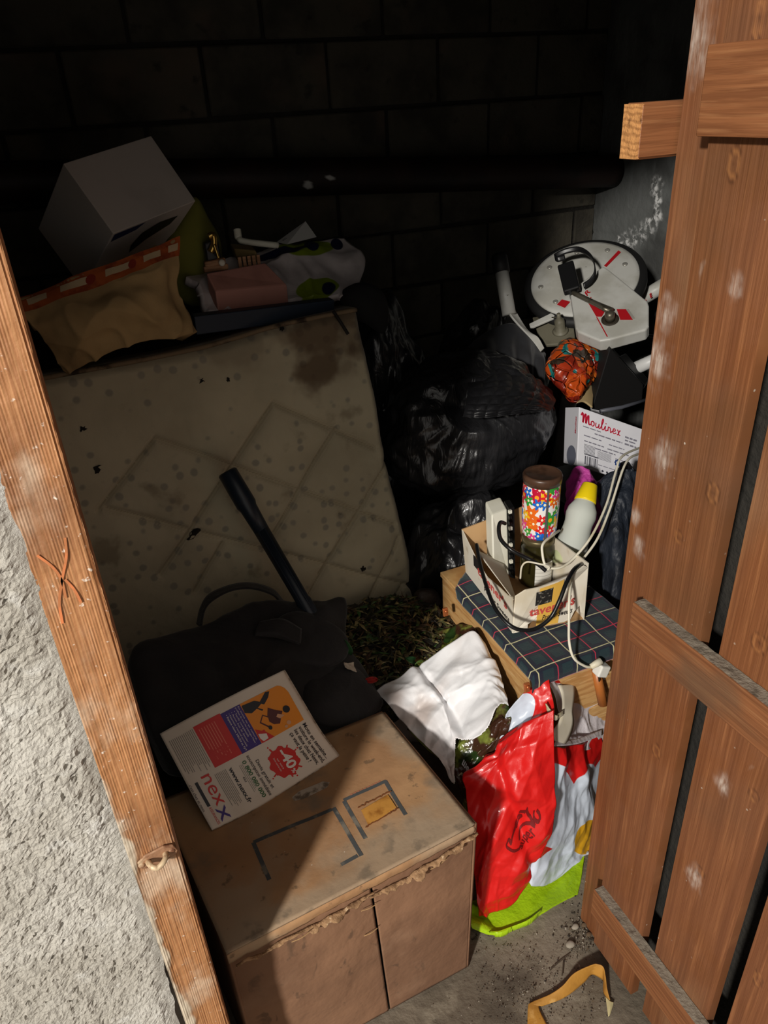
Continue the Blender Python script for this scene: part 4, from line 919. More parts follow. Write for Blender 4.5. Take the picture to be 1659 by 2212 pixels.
# script word drawn as brush strokes
sc_ = Print(); X0, Y0 = .05, .055
def S_(pts, w=.016): sc_.line(np.array([(X0+a__*.150, Y0+.20-b__*.175) for a__, b__ in pts]), w, asp=1.0, n=40)
S_([(-.1, .75), (.05, 1.05), (.12, .6), (.1, .1), (.25, .8), (.38, 1.0), (.40, .5), (.42, .1), (.55, .7), (.68, .95), (.70, .4), (.78, .12), (.95, .2)], .024)
S_([(1.15, .55), (1.0, .45), (1.0, .2), (1.15, .08), (1.3, .25), (1.25, .5), (1.12, .55), (1.35, .42)])
S_([(1.5, .52), (1.47, .2), (1.6, .08), (1.78, .25), (1.83, .5), (1.82, .12), (1.95, .1), (2.1, .4)])
S_([(2.1, .4), (2.28, .9), (2.22, 1.1), (2.12, .7), (2.14, .2), (2.25, .06), (2.4, .2)])
S_([(2.4, .2), (2.52, .5), (2.5, .15), (2.6, .06), (2.75, .2)]); sc_.disc((X0+2.57*.150, Y0+.20-.75*.175), .008, .012, 10)
S_([(2.8, .1), (2.85, .5), (2.95, .5), (3.05, .45), (3.1, .1), (3.15, .06), (3.3, .25)]); 
S_([(3.35, .28), (3.6, .35), (3.58, .52), (3.42, .5), (3.36, .2), (3.5, .06), (3.75, .2)])
S_([(3.8, .5), (3.9, .5), (4.05, .1), (4.2, .08)]); S_([(4.2, .52), (4.1, .5), (3.92, .1), (3.8, .06)])
# text slopes gently along the box edge
sc_.build('brand_script', MOF, rs, mcar, .001)
gt = Print()
for k_, (u, v, w, h) in enumerate(((.07, .285, .30, .016), (.26, .345, .46, .022), (.09, .43, .30, .018), (.50, .45, .26, .018), (.10, .52, .34, .020), (.48, .53, .36, .020), (.28, .59, .34, .020), (.76, .22, .2, .03), (.76, .28, .2, .022), (.76, .34, .2, .03), (.62, .66, .30, .014), (.34, .86, .28, .012))):
    gt.words(u, v, w, h, k_)
gt.build('box_text', MOF, INK('box_grey_ink', (140, 138, 150), .5), mcar, .001)['kind'] = 'stuff'
bl = Print()
for k, w in enumerate((3, 1, 2, 1, 3, 2, 1, 1, 2, 3, 1, 2)): bl.rect(.12+.018*k, .78, .12+.018*k+.0045*w, .93, 1, 1)
for k in range(8): bl.rect(.10, .585+.021*k, .28, .592+.021*k, 1, 1); bl.rect(.32, .63+.018*k, .55, .635+.018*k, 1, 1)
for k in range(4): bl.disc((.42+.075*k, .955), .018, .02, 12)
bl.rect(.11, .745, .34, .762, 1, 1)
bl.build('barcode', MOF, INK('box_dark_ink', (70, 70, 82), .5), mcar, .001)['kind'] = 'stuff'
se = Print(); se.disc((.66, .73), .05, .06, 16, lambda a__: 1+.15*math.cos(8*a__)); se.build('round_seal', MOF, INK('box_blue_ink', (40, 70, 130), .5), mcar, .001); se = Print(); se.disc((.66, .73), .026, .03, 14); se.build('seal_centre', MOF, m_wbox, mcar, .0016)
sf = planar(mBL+dpt*.85, -dpt*.8, -ev*1.0); tx = Print(); tx.text('Moulinex', (.9, .55), .16, rot=math.pi/2, width=.3, bold=.02, shear=.3); tx.build('side_script', lambda u, v, e: sf(u, v, .0009), rs, mcar)
blob_ = Print(); blob_.disc((.55, .16), .42, .18, 22); blob_.build('side_picture', lambda u, v, e: sf(u, v, .0008), INK('box_steel_picture', (120, 124, 140), .3), mcar)
m_pink = MAT('magenta_wrapping', (196, 72, 160), .6, layers=[((150, 40, 120), NZ(12, .45, .62, .8))], bump=[(NZ(26, .2, .8), .6, .01)])
pk = Sheet([[P(1222, 1040, y=1.40), P(1245, 1008, y=1.44), P(1272, 1020, y=1.42), P(1296, 1048, y=1.38)], [P(1222, 1085, y=1.37), P(1245, 1060, y=1.40), P(1275, 1075, y=1.36), P(1300, 1090, y=1.34)], [P(1222, 1130, y=1.35), P(1245, 1140, y=1.33), P(1270, 1150, y=1.32), P(1300, 1150, y=1.32)]], 60, 60)
pk.disp(crumple(pk, 40, .008, .018, 4, .06)); tag(pk.build('pink_wrapping', m_pink, None, .003), 'crumpled magenta wrapping paper behind the frosted bottle', 'wrapping')
m_navy = MAT('navy_fabric', (34, 40, 50), .55, layers=[((22, 26, 34), NZ(6, .4, .62))], bump=[(NZ(7, .2, .8, 1, (3, 3, 1)), .4, .02)])
gb = Sheet([[P(1293, 1042, y=1.36), P(1330, 1020, y=1.33), P(1372, 1015, y=1.30), P(1420, 1030, y=1.32)], [P(1300, 1130, y=1.28), P(1335, 1120, y=1.24), P(1372, 1120, y=1.24), P(1420, 1130, y=1.26)], [P(1305, 1250, y=1.235), P(1335, 1240, y=1.20), P(1370, 1250, y=1.22), P(1410, 1260, y=1.22)], [P(1300, 1370, y=1.19), P(1330, 1370, y=1.16), P(1360, 1380, y=1.18), P(1390, 1380, y=1.18)], [P(1296, 1490, y=1.14), P(1320, 1490, y=1.11), P(1350, 1500, y=1.12), P(1380, 1500, y=1.14)], [P(1290, 1640, y=1.12), P(1315, 1640, y=1.09), P(1350, 1650, y=1.10), P(1380, 1650, y=1.12)]], 60, 110)
gb.disp(.012*fbm(gb.g*np.array([16, 16, 4]), 3)+.006*ridge(gb.g*np.array([18, 18, 6]), 2))
tag(gb.build('garment_bag', m_navy, None, .05), 'dark navy fabric bag hanging behind the hinge post', 'bag')
lg = MB().tube([P(1287, 1448, y=1.0), P(1303, 1520, y=.985)], [.010, .012], 10).build('stool_leg', MAT('varnished_wood', (178, 106, 50), .4), smooth=True); tag(lg, 'short varnished wooden leg sticking up behind the plug', 'wooden leg')
# ------------------------------------------------------------------ white soil sack with plant waste
m_sack = MAT('white_sack_plastic', (238, 238, 240), .42, layers=[((222, 216, 214), NZ(5, .45, .66, .7)), ((178, 158, 146), dict(t='attr', name='dirt', lo=.35, hi=.9, amt=.7))], bump=[(NZ(40, .2, .8, 1, d=5), .15, .003)])
m_sackprint = MAT('brown_green_sack_print', (62, 38, 26), .25, layers=[((120, 130, 56), NZ(9, .5, .58)), ((38, 58, 24), NZ(14, .56, .64)), ((206, 200, 160), NZ(34, .64, .7, .8, (1, 3, 1))), ((26, 14, 14), NZ(7, .6, .68))], bump=[(NZ(16, .2, .8), .5, .01)])
sack = thing('soil_sack', 'crumpled white plastic soil sack spilling plant waste beside the cardboard box', 'sack', (.58, 1.12, 0))
spx = [[(812, 1496, 1.235), (858, 1468, 1.24), (915, 1432, 1.245), (975, 1388, 1.24), (1022, 1362, 1.215), (1048, 1390, 1.19)],
       [(842, 1530, 1.175), (885, 1508, 1.18), (935, 1480, 1.185), (990, 1445, 1.18), (1045, 1425, 1.15), (1070, 1440, 1.13)],
       [(880, 1570, 1.12), (918, 1548, 1.125), (962, 1530, 1.13), (1010, 1500, 1.115), (1062, 1478, 1.08), (1092, 1490, 1.06)],
       [(918, 1610, 1.07), (945, 1594, 1.07), (978, 1580, 1.075), (1020, 1550, 1.06), (1068, 1522, 1.03), (1100, 1530, 1.005)],
       [(950, 1640, 1.03), (968, 1636, 1.025), (992, 1622, 1.025), (1028, 1600, 1.01), (1070, 1570, .99), (1100, 1560, .975)],
       [(978, 1690, 1.0), (985, 1690, .99), (1005, 1680, .985), (1035, 1660, .975), (1070, 1640, .965), (1095, 1630, .96)],
       [(1000, 1770, .985), (1005, 1770, .98), (1015, 1770, .975), (1035, 1770, .965), (1060, 1770, .96), (1080, 1770, .955)]]
ss = Sheet([[P(a__, b__, y=c__) for a__, b__, c__ in r] for r in spx], 130, 130)
cre = np.exp(-((ss.uu-.36-.22*ss.vv)/.02)**2)*np.clip(1.3-ss.vv*1.4, 0, 1)
ss.disp(.010*fbm(ss.g*6, 2)+crumple(ss, 46, .010, .028, 6, .10)+crumple(ss, 90, .005, .013, 9, .05)-.010*cre+.010*np.exp(-((ss.uu-.31-.22*ss.vv)/.05)**2))
dirt_ = np.clip(.05+.9*fbm(ss.g*6, 3)+.7*(1-ss.uu)*ss.vv, 0, 1)
ss.build('sack_front', m_sack, sack, .0025, attrs={'dirt': dirt_}, keep=(ss.vv[:-1, :-1] < .80-.19*np.clip((ss.uu[:-1, :-1]-.18)/.25, 0, 1)+.03*np.sin(ss.uu[:-1, :-1]*13)-.17*np.clip((ss.uu[:-1, :-1]-.72)/.25, 0, 1)))
lowp = Sheet([[P(a__, b__, y=c__+.006) for a__, b__, c__ in r] for r in spx[2:]], 90, 90); lowp.disp(-.012+crumple(lowp, 40, .010, .02, 12, .08)); lowp.build('printed_side', m_sackprint, sack, .003)
cuff = Sheet([[P(872, 1398, y=1.36), P(905, 1375, y=1.37), P(950, 1365, y=1.36), P(1000, 1352, y=1.31), P(1030, 1358, y=1.27)], [P(880, 1418, y=1.33), P(915, 1398, y=1.35), P(955, 1380, y=1.34), P(1000, 1366, y=1.29), P(1032, 1366, y=1.25)], [P(893, 1425, y=1.29), P(930, 1420, y=1.30), P(962, 1402, y=1.285), P(1000, 1380, y=1.265), P(1034, 1378, y=1.235)], [P(905, 1440, y=1.25), P(930, 1432, y=1.245), P(965, 1408, y=1.242), P(1000, 1386, y=1.23), P(1032, 1376, y=1.215)]], 70, 40)
cuff.disp(.008*ridge(cuff.g*16, 2)); cuff.build('printed_cuff', m_sackprint, sack, .003)['label'] = 'glossy brown and green printed cuff of the sack'
wl_ = Print(); wl_.text('Mon', (.02, .30), -.34, width=.2, bold=.03, shear=.2); wl_.build('cuff_lettering', lambda u, v, e: cuff.S(u, v, .002), INK('sack_white_ink', (220, 220, 224)), sack)
wl_ = Print(); wl_.text('me', (.42, .60), .10, rot=1.1, bold=.03, shear=.2); wl_.build('side_lettering', lambda u, v, e: lowp.S(u, v, .002), INK('sack_white_ink2', (220, 220, 224)), sack)
bk_ = Sheet([[P(830, 1470, y=1.30)+[0, 0, -.03], P(950, 1420, y=1.34)+[0, 0, -.03], P(1040, 1390, y=1.30)+[0, 0, -.04]], [np.array([.42, 1.28, .2]), np.array([.56, 1.42, .2]), np.array([.70, 1.34, .2])], [np.array([.42, 1.22, .0]), np.array([.56, 1.4, .0]), np.array([.70, 1.32, .0])]], 20, 20); bk_.build('sack_back', m_sack, sack, .003, attrs={'dirt': np.ones((20, 20))})
# plant waste heap: a mound plus very many small leaves
m_soil = MAT('dark_compost', (44, 36, 24), .95, layers=[((24, 18, 12), NZ(30, .45, .6)), ((84, 74, 46), NZ(70, .6, .7))], bump=[(NZ(90, .2, .8), 1, .01)])
a, b, f = grid(.36, .76, 60, 1.19, 1.56, 60)
def mound(x, y): return .335+.03*np.sin((x-.36)*7)+.05*(y-1.2)/.3-.9*np.clip(np.hypot((x-.55)/1.2, y-1.37)-.15, 0, 1)+.012*fbm(np.stack([x*26, y*26, x*0], -1), 3)
heap = thing('plant_waste', 'heap of dark wilted leaves spilling from the white sack', 'plant waste', (.55, 1.37, .0), kind='stuff')
zz_ = np.maximum(mound(a, b), .01)
nb = len(a.ravel()); rimv = []
hm = mesh_obj('compost_mound', np.stack([a, b, zz_], -1), f, m_soil, heap, True); hm['kind'] = 'stuff'
def leafmat(n, c): return MAT(n, c, .6, layers=[(tuple(int(q*.6) for q in c), NZ(40, .45, .62))])
lm = [leafmat('leaf_olive', (84, 84, 44)), leafmat('leaf_brown', (78, 56, 34)), leafmat('leaf_green', (60, 92, 40)), leafmat('leaf_straw', (140, 124, 80)), leafmat('leaf_dark', (40, 38, 24))]
V = []; Fq = []; mi = []
for k in range(1500):
    x, y = rng.uniform(.38, .74), rng.uniform(1.2, 1.54); z = mound(np.array(x), np.array(y))
    if z < .26: continue
    an = rng.uniform(0, 6.28); l, w = rng.uniform(.008, .026), rng.uniform(.002, .006); t = np.array([math.cos(an), math.sin(an), rng.uniform(-.3, .4)]); s = np.array([-math.sin(an), math.cos(an), rng.uniform(-.5, .5)])
    c = np.array([x, y, float(z)+rng.uniform(.001, .012)]); n0 = len(V); up3 = np.array([0, 0, .003])
    V += [c-t*l, c-t*l*.2+s*w+up3, c+t*l, c-t*l*.2-s*w+up3, c+up3*1.6]; Fq += [[n0, n0+1, n0+4], [n0+1, n0+2, n0+4], [n0+2, n0+3, n0+4], [n0+3, n0, n0+4]]; mi += [int(rng.choice(5, p=[.22, .28, .10, .20, .20]))]*4
lf = mesh_obj('leaf_litter', V, Fq, None, heap, False, mats=lm, midx=mi); lf['kind'] = 'stuff'
def leaf(px, py, y, l, w, ang, mat, label, tilt=.3, bend=.01):
    c = P(px, py, y=y); t = np.array([math.cos(ang), .3*math.sin(ang), math.sin(ang)]); s = unit(np.cross(t, CAM-c)+np.array([0, 0, .001])); n = unit(np.cross(t, s)); n = n if n.dot(CAM-c) > 0 else -n
    rows = []
    for u in np.linspace(-1, 1, 9):
        ww = w*max(.06, (1-u*u)**.6)*(1+.2*(-u)); rows.append([c+t*l*u+s*ww*q+n*(bend*(1-u*u)+.006*abs(q)) for q in (-1, -.4, 0, .4, 1)])
    return tag(Sheet(rows, 14, 24).build('leaf', mat, None, .0012), label, 'leaf')
lg_ = leafmat('leaf_bright', (112, 150, 70)); ld_ = leafmat('leaf_deep_green', (44, 86, 44))
leaf(905, 1384, 1.40, .035, .013, .1, lg_, 'large pale green leaf folded against the mattress foot')
leaf(748, 1398, 1.33, .022, .012, 1.7, ld_, 'upright dark green leaf beside the crutch foot')
leaf(885, 1424, 1.29, .014, .008, 2.6, ld_, 'small fresh green leaf under the sack cuff')
leaf(905, 1436, 1.27, .013, .008, .6, lg_, 'small bright green leaf touching the white sack')
leaf(885, 1452, 1.255, .012, .005, 1.3, leafmat('leaf_lime', (170, 176, 90)), 'yellowish leaf tuft above the sack rim')
leaf(800, 1469, 1.25, .016, .007, -.25, leafmat('red_petal', (156, 34, 28)), 'dark red petal lying on the plant waste')
ts = Sheet([[P(742, 1432, y=1.275), P(765, 1430, y=1.28)], [P(745, 1442, y=1.262), P(770, 1452, y=1.262)]], 16, 16); ts.disp(.004*fbm(ts.g*60, 3)); tag(ts.build('paper_scrap', MAT('tissue', (190, 176, 158), .9), None, .002), 'small crumpled paper scrap beside the plant waste', 'paper scrap')

# ------------------------------------------------------------------ red shopping bag and lime bag under it
def bagmat():
    return MAT('woven_red_bag', (214, 30, 28), .34, layers=[((178, 18, 20), NZ(6, .45, .66, .6)), ((210, 220, 234), dict(t='attr', name='petal', lo=-.0012, hi=.0012)), ((226, 170, 40), dict(t='attr', name='heart', lo=-.0012, hi=.0012))],
               bump=[(NZ(30, .2, .8, 1, d=5), .15, .003), (NZ(420, .3, .7), .12, .0006)], coat=.15)
m_red = bagmat(); m_redplain = MAT('red_hem', (206, 28, 26), .4); m_bagin = MAT('white_bag_lining', (222, 216, 220), .5, layers=[((196, 188, 190), NZ(7, .45, .66))], bump=[(NZ(16, .2, .8, 1, d=5), .4, .008)])
def sdf_ell(p2, ells):
    d = np.full(p2.shape[:-1], -9.0)
    for (cx, cy, rx, ry, an) in ells:
        q = p2-np.array([cx, cy]); c, s = math.cos(an), math.sin(an); x = q[..., 0]*c+q[..., 1]*s; y = -q[..., 0]*s+q[..., 1]*c
        d = np.maximum(d, (1-np.sqrt((x/rx)**2+(y/ry)**2))*min(rx, ry))
    return d
def bagsheet(px, nu, nv): return Sheet([[P(a__, b__, y=c__) for a__, b__, c__ in r] for r in px], nu, nv)
red = thing('shopping_bag', 'red woven shopping bag with white daisies standing behind the cardboard box', 'bag', (.66, .92, 0))
FP_ = [[(1068, 1612, .985), (1105, 1580, .965), (1150, 1555, .945), (1196, 1534, .925)],
       [(1012, 1686, .965), (1070, 1650, .94), (1135, 1628, .915), (1196, 1610, .895)],
       [(1012, 1760, .935), (1065, 1740, .915), (1130, 1722, .89), (1197, 1700, .875)],
       [(1022, 1850, .90), (1065, 1840, .88), (1120, 1825, .862), (1188, 1790, .858)],
       [(1030, 1920, .872), (1065, 1912, .855), (1110, 1895, .845), (1160, 1860, .845)],
       [(1034, 1976, .852), (1065, 1972, .842), (1105, 1955, .835), (1148, 1912, .838)]]
fs = bagsheet(FP_, 120, 140)
pxg = catgrid([[np.array([a__, b__, 0.0]) for a__, b__, c__ in r] for r in FP_], 120, 140)[..., :2]
fs.disp(crumple(fs, 46, .009, .026, 31, .12)+crumple(fs, 60, .0025, .010, 32, .05)-.012*np.exp(-((pxg[..., 0]-1110-.35*(pxg[..., 1]-1750))/14)**2)+.004*fbm(fs.g*8, 2)+.010*np.exp(-((pxg[..., 1]-1690-.25*(pxg[..., 0]-1050))/18)**2))
none = np.full(pxg.shape[:2], -.05)
rfp = fs.build('front_panel', m_red, red, .002, attrs={'petal': none, 'heart': none})
GP = [[(1196, 1614, .905), (1225, 1612, .93), (1262, 1602, .955), (1302, 1590, .985)], [(1197, 1700, .885), (1228, 1700, .915), (1265, 1690, .94), (1300, 1680, .965)], [(1190, 1790, .868), (1222, 1790, .89), (1256, 1776, .91), (1295, 1765, .94)], [(1165, 1860, .852), (1205, 1862, .868), (1240, 1842, .885), (1280, 1825, .91)], [(1146, 1914, .842), (1190, 1908, .852), (1225, 1880, .868), (1268, 1850, .885)]]
gs = bagsheet(GP, 100, 130); gpx = catgrid([[np.array([a__, b__, 0.0]) for a__, b__, c__ in r] for r in GP], 100, 130)[..., :2]
gs.disp((crumple(gs, 40, .008, .022, 41, .12)+.003*fbm(gs.g*14, 3))*np.clip(gs.uu/.12, 0, 1)); gs.g[:, 0] = np.array([fs.S(1.0, t_, -.001) for t_ in np.linspace(.18, 1, 130)])
ctr = np.array([1262, 1812]); k_ = .00058
pet = sdf_ell(gpx, [(1262, 1732, 32, 85, .12), (1215, 1722, 30, 75, -.25), (1300, 1700, 30, 90, .35), (1208, 1800, 65, 34, .1), (1200, 1870, 70, 34, -.75), (1240, 1880, 36, 70, .3), (1165, 1890, 22, 50, .8)])
hrt = sdf_ell(gpx, [(1262, 1806, 24, 40, .35)])
gs.build('side_panel', m_red, red, .002, attrs={'petal': pet*k_*4, 'heart': hrt*k_*4})
UP_ = [[(1094, 1545, .995), (1128, 1500, 1.0), (1160, 1478, 1.0), (1186, 1468, .995)], [(1085, 1580, .99), (1128, 1545, .985), (1165, 1520, .975), (1192, 1505, .965)], [(1070, 1620, .985), (1110, 1585, .97), (1155, 1558, .952), (1198, 1540, .935)]]
us = bagsheet(UP_, 60, 50); upx = catgrid([[np.array([a__, b__, 0.0]) for a__, b__, c__ in r] for r in UP_], 60, 50)[..., :2]; us.disp(.006*fbm(us.g*18, 3))
us.build('front_panel', m_red, red, .002, attrs={'petal': sdf_ell(upx, [(1090, 1575, 42, 70, .5), (1126, 1532, 26, 38, .6), (1080, 1600, 40, 40, 0)])*k_*4, 'heart': np.full(upx.shape[:2], -.05)})
WP = [[(1178, 1470, 1.0), (1220, 1472, 1.02), (1262, 1484, 1.025), (1312, 1500, 1.03)], [(1200, 1520, .985), (1235, 1530, 1.005), (1268, 1540, 1.01), (1310, 1545, 1.02)], [(1205, 1575, .965), (1238, 1585, .975), (1268, 1585, .985), (1308, 1580, 1.0)], [(1200, 1625, .925), (1235, 1625, .945), (1268, 1618, .965), (1306, 1605, .99)]]
ws = bagsheet(WP, 60, 60); ws.disp(.007*ridge(ws.g*12, 2)); ws.build('lining', m_bagin, red, .002)
h0 = smooth_path([P(*q[:2], y=q[2]-.003) for q in WP[0]], 40); Sheet([h0+[0, 0, .004], h0-[0, .003, .001], h0-[0, .002, .006]], 40, 5).build('hem', m_redplain, red, .002)
e1 = Sheet([[P(1196, 1612, y=.902), P(1250, 1606, y=.94), P(1302, 1588, y=.98)], [P(1200, 1602, y=.915), P(1250, 1594, y=.955), P(1302, 1576, y=.99)]], 30, 5); e1.build('hem', m_bagin, red, .002)
m_strap = MAT('cream_webbing', (214, 206, 186), .6, layers=[((186, 172, 130), NZ(9, .48, .62, .8))])
sl = smooth_path([P(1207, 1480, y=1.0), P(1214, 1500, y=.985), P(1216, 1530, y=.955), P(1208, 1560, y=.935), P(1196, 1580, y=.92), P(1200, 1600, y=.915)], 50); sr_ = smooth_path([P(1243, 1478, y=1.015), P(1242, 1500, y=.99), P(1238, 1535, y=.955), P(1240, 1565, y=.94), P(1228, 1600, y=.925), P(1208, 1615, y=.918)], 50)
Sheet([sl, sr_], 50, 6).build('handle', m_strap, red, .003)
k2 = Sheet([[P(1178, 1520, y=.955), P(1200, 1545, y=.93), P(1215, 1535, y=.945)], [P(1180, 1534, y=.95), P(1198, 1556, y=.925), P(1216, 1545, y=.94)]], 30, 6); k2.disp(.004*fbm(k2.g*40, 2)); k2.build('handle', m_strap, red, .003)
# dark red embossed script and small word on the front panel
ink = INK('dark_red_ink', (112, 14, 16), .5)
pu = pxg.reshape(-1, 2); uvu = np.stack([fs.uu.ravel(), fs.vv.ravel()], -1)
def fuv(px, py): d = ((pu-np.array([px, py]))**2).sum(1); return uvu[d.argmin()]
def stroke(pts, w=.02):
    q = np.array([fuv(*c) for c in smooth_path(np.array([(*c, 0) for c in pts], float), 30)[:, :2]]); q[1:-1] = (q[:-2]+q[1:-1]*2+q[2:])/4
    return q, w
lgp = Print()
for pts in ([(1112, 1788), (1104, 1800), (1102, 1815), (1098, 1805), (1093, 1812), (1094, 1822), (1102, 1829), (1112, 1830), (1119, 1826)], [(1116, 1776), (1112, 1784), (1118, 1785), (1124, 1770), (1127, 1764), (1122, 1764), (1119, 1772)], [(1123, 1753), (1128, 1750), (1133, 1750)], [(1134, 1740), (1138, 1752), (1146, 1768), (1150, 1778)], [(1150, 1746), (1150, 1762), (1155, 1768), (1161, 1762), (1160, 1750), (1155, 1744)], [(1119, 1810), (1124, 1795), (1132, 1782), (1142, 1774), (1150, 1778)]):
    q, w = stroke(pts); lgp.line(q, .016)
lgp.build('script_logo', lambda u, v, e: fs.S(u, v, .0014), ink, rfp)
v2, f2 = text2d('super', .02, .1); x2 = v2.copy(); x2 /= x2[:, 0].max(); o2, e2 = np.array([1124, 1832.0]), np.array([1152, 1790.0]); dv = e2-o2; nv_ = np.array([dv[1], -dv[0]])
uvq = np.array([fuv(*(o2+dv*a__+nv_*b__*1.0)) for a__, b__ in x2]); Print().add(uvq, f2).build('small_word', lambda u, v, e: fs.S(u, v, .0014), ink, rfp)
# inside support volume so the bag is a closed body behind its panels
bsb = bagsheet([[(1090, 1560, 1.03), (1200, 1530, 1.06), (1300, 1520, 1.06)], [(1060, 1700, 1.0), (1190, 1700, 1.04), (1290, 1700, 1.04)], [(1060, 1900, .90), (1180, 1880, .93), (1270, 1840, .94)]], 20, 20); bsb.build('back_panel', m_bagin, red, .002)
m_lime = MAT('lime_plastic', (168, 206, 26), .35, layers=[((128, 164, 14), NZ(8, .45, .64, .7))], bump=[(NZ(24, .2, .8, 1, d=5), .4, .008)])
LP_ = [[(1010, 1940, .90), (1080, 1955, .90), (1160, 1905, .90), (1215, 1870, .915), (1262, 1840, .93)], [(1012, 1972, .86), (1075, 1985, .85), (1150, 1950, .85), (1210, 1915, .865), (1258, 1885, .88)], [(1016, 1996, .838), (1075, 2012, .815), (1140, 1998, .815), (1200, 1958, .825), (1252, 1925, .835)], [(1022, 2006, .832), (1076, 2025, .811), (1132, 2021, .806), (1190, 1982, .812), (1247, 1946, .812)]]
lsx = bagsheet(LP_, 110, 60); lsx.disp((crumple(lsx, 34, .010, .035, 77, .12)+.003*fbm(lsx.g*20, 3))*np.clip(1.15-lsx.vv, 0, 1)); lsx.g[..., 2] = np.maximum(lsx.g[..., 2], .004)
tag(lsx.build('lime_bag', m_lime, None, .012), 'bright lime green plastic bag lying on the floor under the red bag', 'bag')

# ------------------------------------------------------------------ black rubbish bags
m_bin = MAT('black_bin_liner', (40, 40, 42), .30, layers=[((28, 28, 30), NZ(5, .4, .6))], bump=[(NZ(26, .25, .75, 1, (1, 1, .3), d=4, r=.5, dist=1.2), .45, .006)], spec=.7, coat=.3)
IV, IF = ico(7)
def binbag(name, label, c, r, seed, tie, amp=.05, pleat=.02, mat=m_bin, cat='rubbish bag', flat=None, waffle=False):
    c = np.array(c, float); tie = unit(tie); d = IV
    a = unit(np.cross(tie, [0, 0.3, 1])); b_ = np.cross(tie, a); th = np.arctan2(d@b_, d@a); co = d@tie
    rad = 1+amp*2.2*fbm(d*1.6+seed, 3)
    pl = np.clip(co, 0, 1)**1.3
    rad = rad - .16*np.clip((co-.93)/.07, 0, 1)
    dwn = np.array([.15, -.2, -1.0]); dwn = unit(dwn-tie*dwn.dot(tie)); per = d-co[:, None]*tie; ang = (per@dwn)/(np.linalg.norm(per, axis=1)+1e-9)
    for fq, am, c0_, cw in ((3, 1.0, .7, .4), (9, .55, .72, .26), (24, .34, .66, .2)):
        msk = np.exp(-((co-c0_)/cw)**2)*np.clip(.25+1.8*noise3(d*2.2+seed+fq), 0, 1)*(.25+.75*np.clip(ang*1.4, 0, 1))
        rad = rad + pleat*am*msk*(1-np.abs(noise3(np.stack([np.cos(th)*fq+seed, np.sin(th)*fq, co*1.2+fq], -1)))*2.2)
    rr_ = np.random.default_rng(seed)
    for k in range(70):
        c1 = unit(rr_.normal(size=3)); t1 = unit(np.cross(c1, rr_.normal(size=3))); s1 = np.cross(c1, t1); q = d@c1; m1 = (q > .6)
        rad = rad + m1*amp*.45*rr_.uniform(-.5, 1)*np.maximum(0, 1-np.abs(d@s1+.05*np.sin(8*(d@t1)))/rr_.uniform(.04, .12))*np.exp(-((d@t1)/rr_.uniform(.12, .35))**2)
    v = d*rad[:, None]*np.array(r)
    if flat is not None: v[:, 2] = np.maximum(v[:, 2], flat)
    return tag(mesh_obj(name, c+v, IF, mat, None, True), label, cat)
binbag('rubbish_bag', 'big glossy black bin bag bulging behind the floral canister', (1.00, 1.79, .735), (.275, .20, .215), 3, (-.15, -.75, .62), .05, .075)
binbag('rubbish_bag', 'smaller black bin bag squeezed between the crate and the mattress', (.905, 1.64, .30), (.19, .17, .30), 8, (-.1, -.5, .8), .05, .05)
binbag('rubbish_bag', 'crumpled black bin bag in the dark beside the mattress edge', (.86, 2.12, .60), (.20, .2, .42), 14, (-.3, -.8, .4), .09, .05)
binbag('rubbish_bag', 'black bin bag with a gathered top behind the big bag', (1.29, 2.16, .62), (.21, .18, .34), 21, (.1, -.6, .8), .06, .07)
pillow('dark_pouch', [P(*q, y=1.5) for q in ((905, 1280), (940, 1275), (955, 1310), (950, 1360), (925, 1390), (900, 1360), (898, 1310))], P(925, 1330, y=1.5), .03, .05, MAT('brown_black_pouch', (52, 42, 36), .6, bump=[(NZ(20, .2, .8), .5, .01)]), None, noise=.006)
tag(bpy.data.objects['dark_pouch'], 'small brown-black pouch low beside the crate', 'pouch')
# perforated black film over the big bag
WF = [[P(1010, 808, y=1.74), P(1080, 800, y=1.74), P(1150, 812, y=1.75), P(1195, 842, y=1.76)], [P(1010, 840, y=1.645), P(1085, 838, y=1.635), P(1150, 845, y=1.645), P(1200, 868, y=1.67)], [P(1005, 880, y=1.58), P(1060, 884, y=1.565), P(1130, 880, y=1.57), P(1190, 884, y=1.61)], [P(1000, 900, y=1.56), P(1055, 902, y=1.55), P(1120, 893, y=1.555), P(1170, 890, y=1.59)]]
wfs = Sheet(WF, 170, 120); wfs.disp(.012*fbm(wfs.g*7, 2)+.0065*(np.abs(np.sin(wfs.uu*math.pi*7))**.8*np.abs(np.sin(wfs.vv*math.pi*8+wfs.uu*2))**.6)*np.clip(1.4*np.sin(wfs.uu*math.pi), 0, 1))
tag(wfs.build('bubble_film', MAT('black_bubble_film', (30, 30, 32), .42, spec=.5, bump=[(NZ(50, .3, .7), .3, .003)]), None, .003), 'black bubble film draped over the gathered bin bags', 'film')
cf = [[P(1010, 750, y=1.98), P(1050, 715, y=2.0), P(1105, 700, y=2.0), P(1150, 728, y=1.98), P(1182, 762, y=1.94)], [P(1012, 780, y=1.92), P(1055, 760, y=1.93), P(1105, 750, y=1.93), P(1150, 765, y=1.91), P(1180, 790, y=1.89)], [P(1020, 830, y=1.86), P(1060, 828, y=1.87), P(1105, 826, y=1.87), P(1145, 832, y=1.86), P(1172, 840, y=1.85)]]
cfs = Sheet(cf, 110, 70); cfs.disp(.012*np.sin(cfs.uu*math.pi*9+.6*np.sin(cfs.vv*4))*cfs.vv**.7+.008*fbm(cfs.g*9, 2)); tag(cfs.build('black_cloth', MAT('black_cloth', (40, 41, 45), .8, layers=[((28, 28, 31), NZ(9, .4, .6))], sheen=.2), None, .005), 'black pleated cloth draped below the exercise bike', 'cloth')
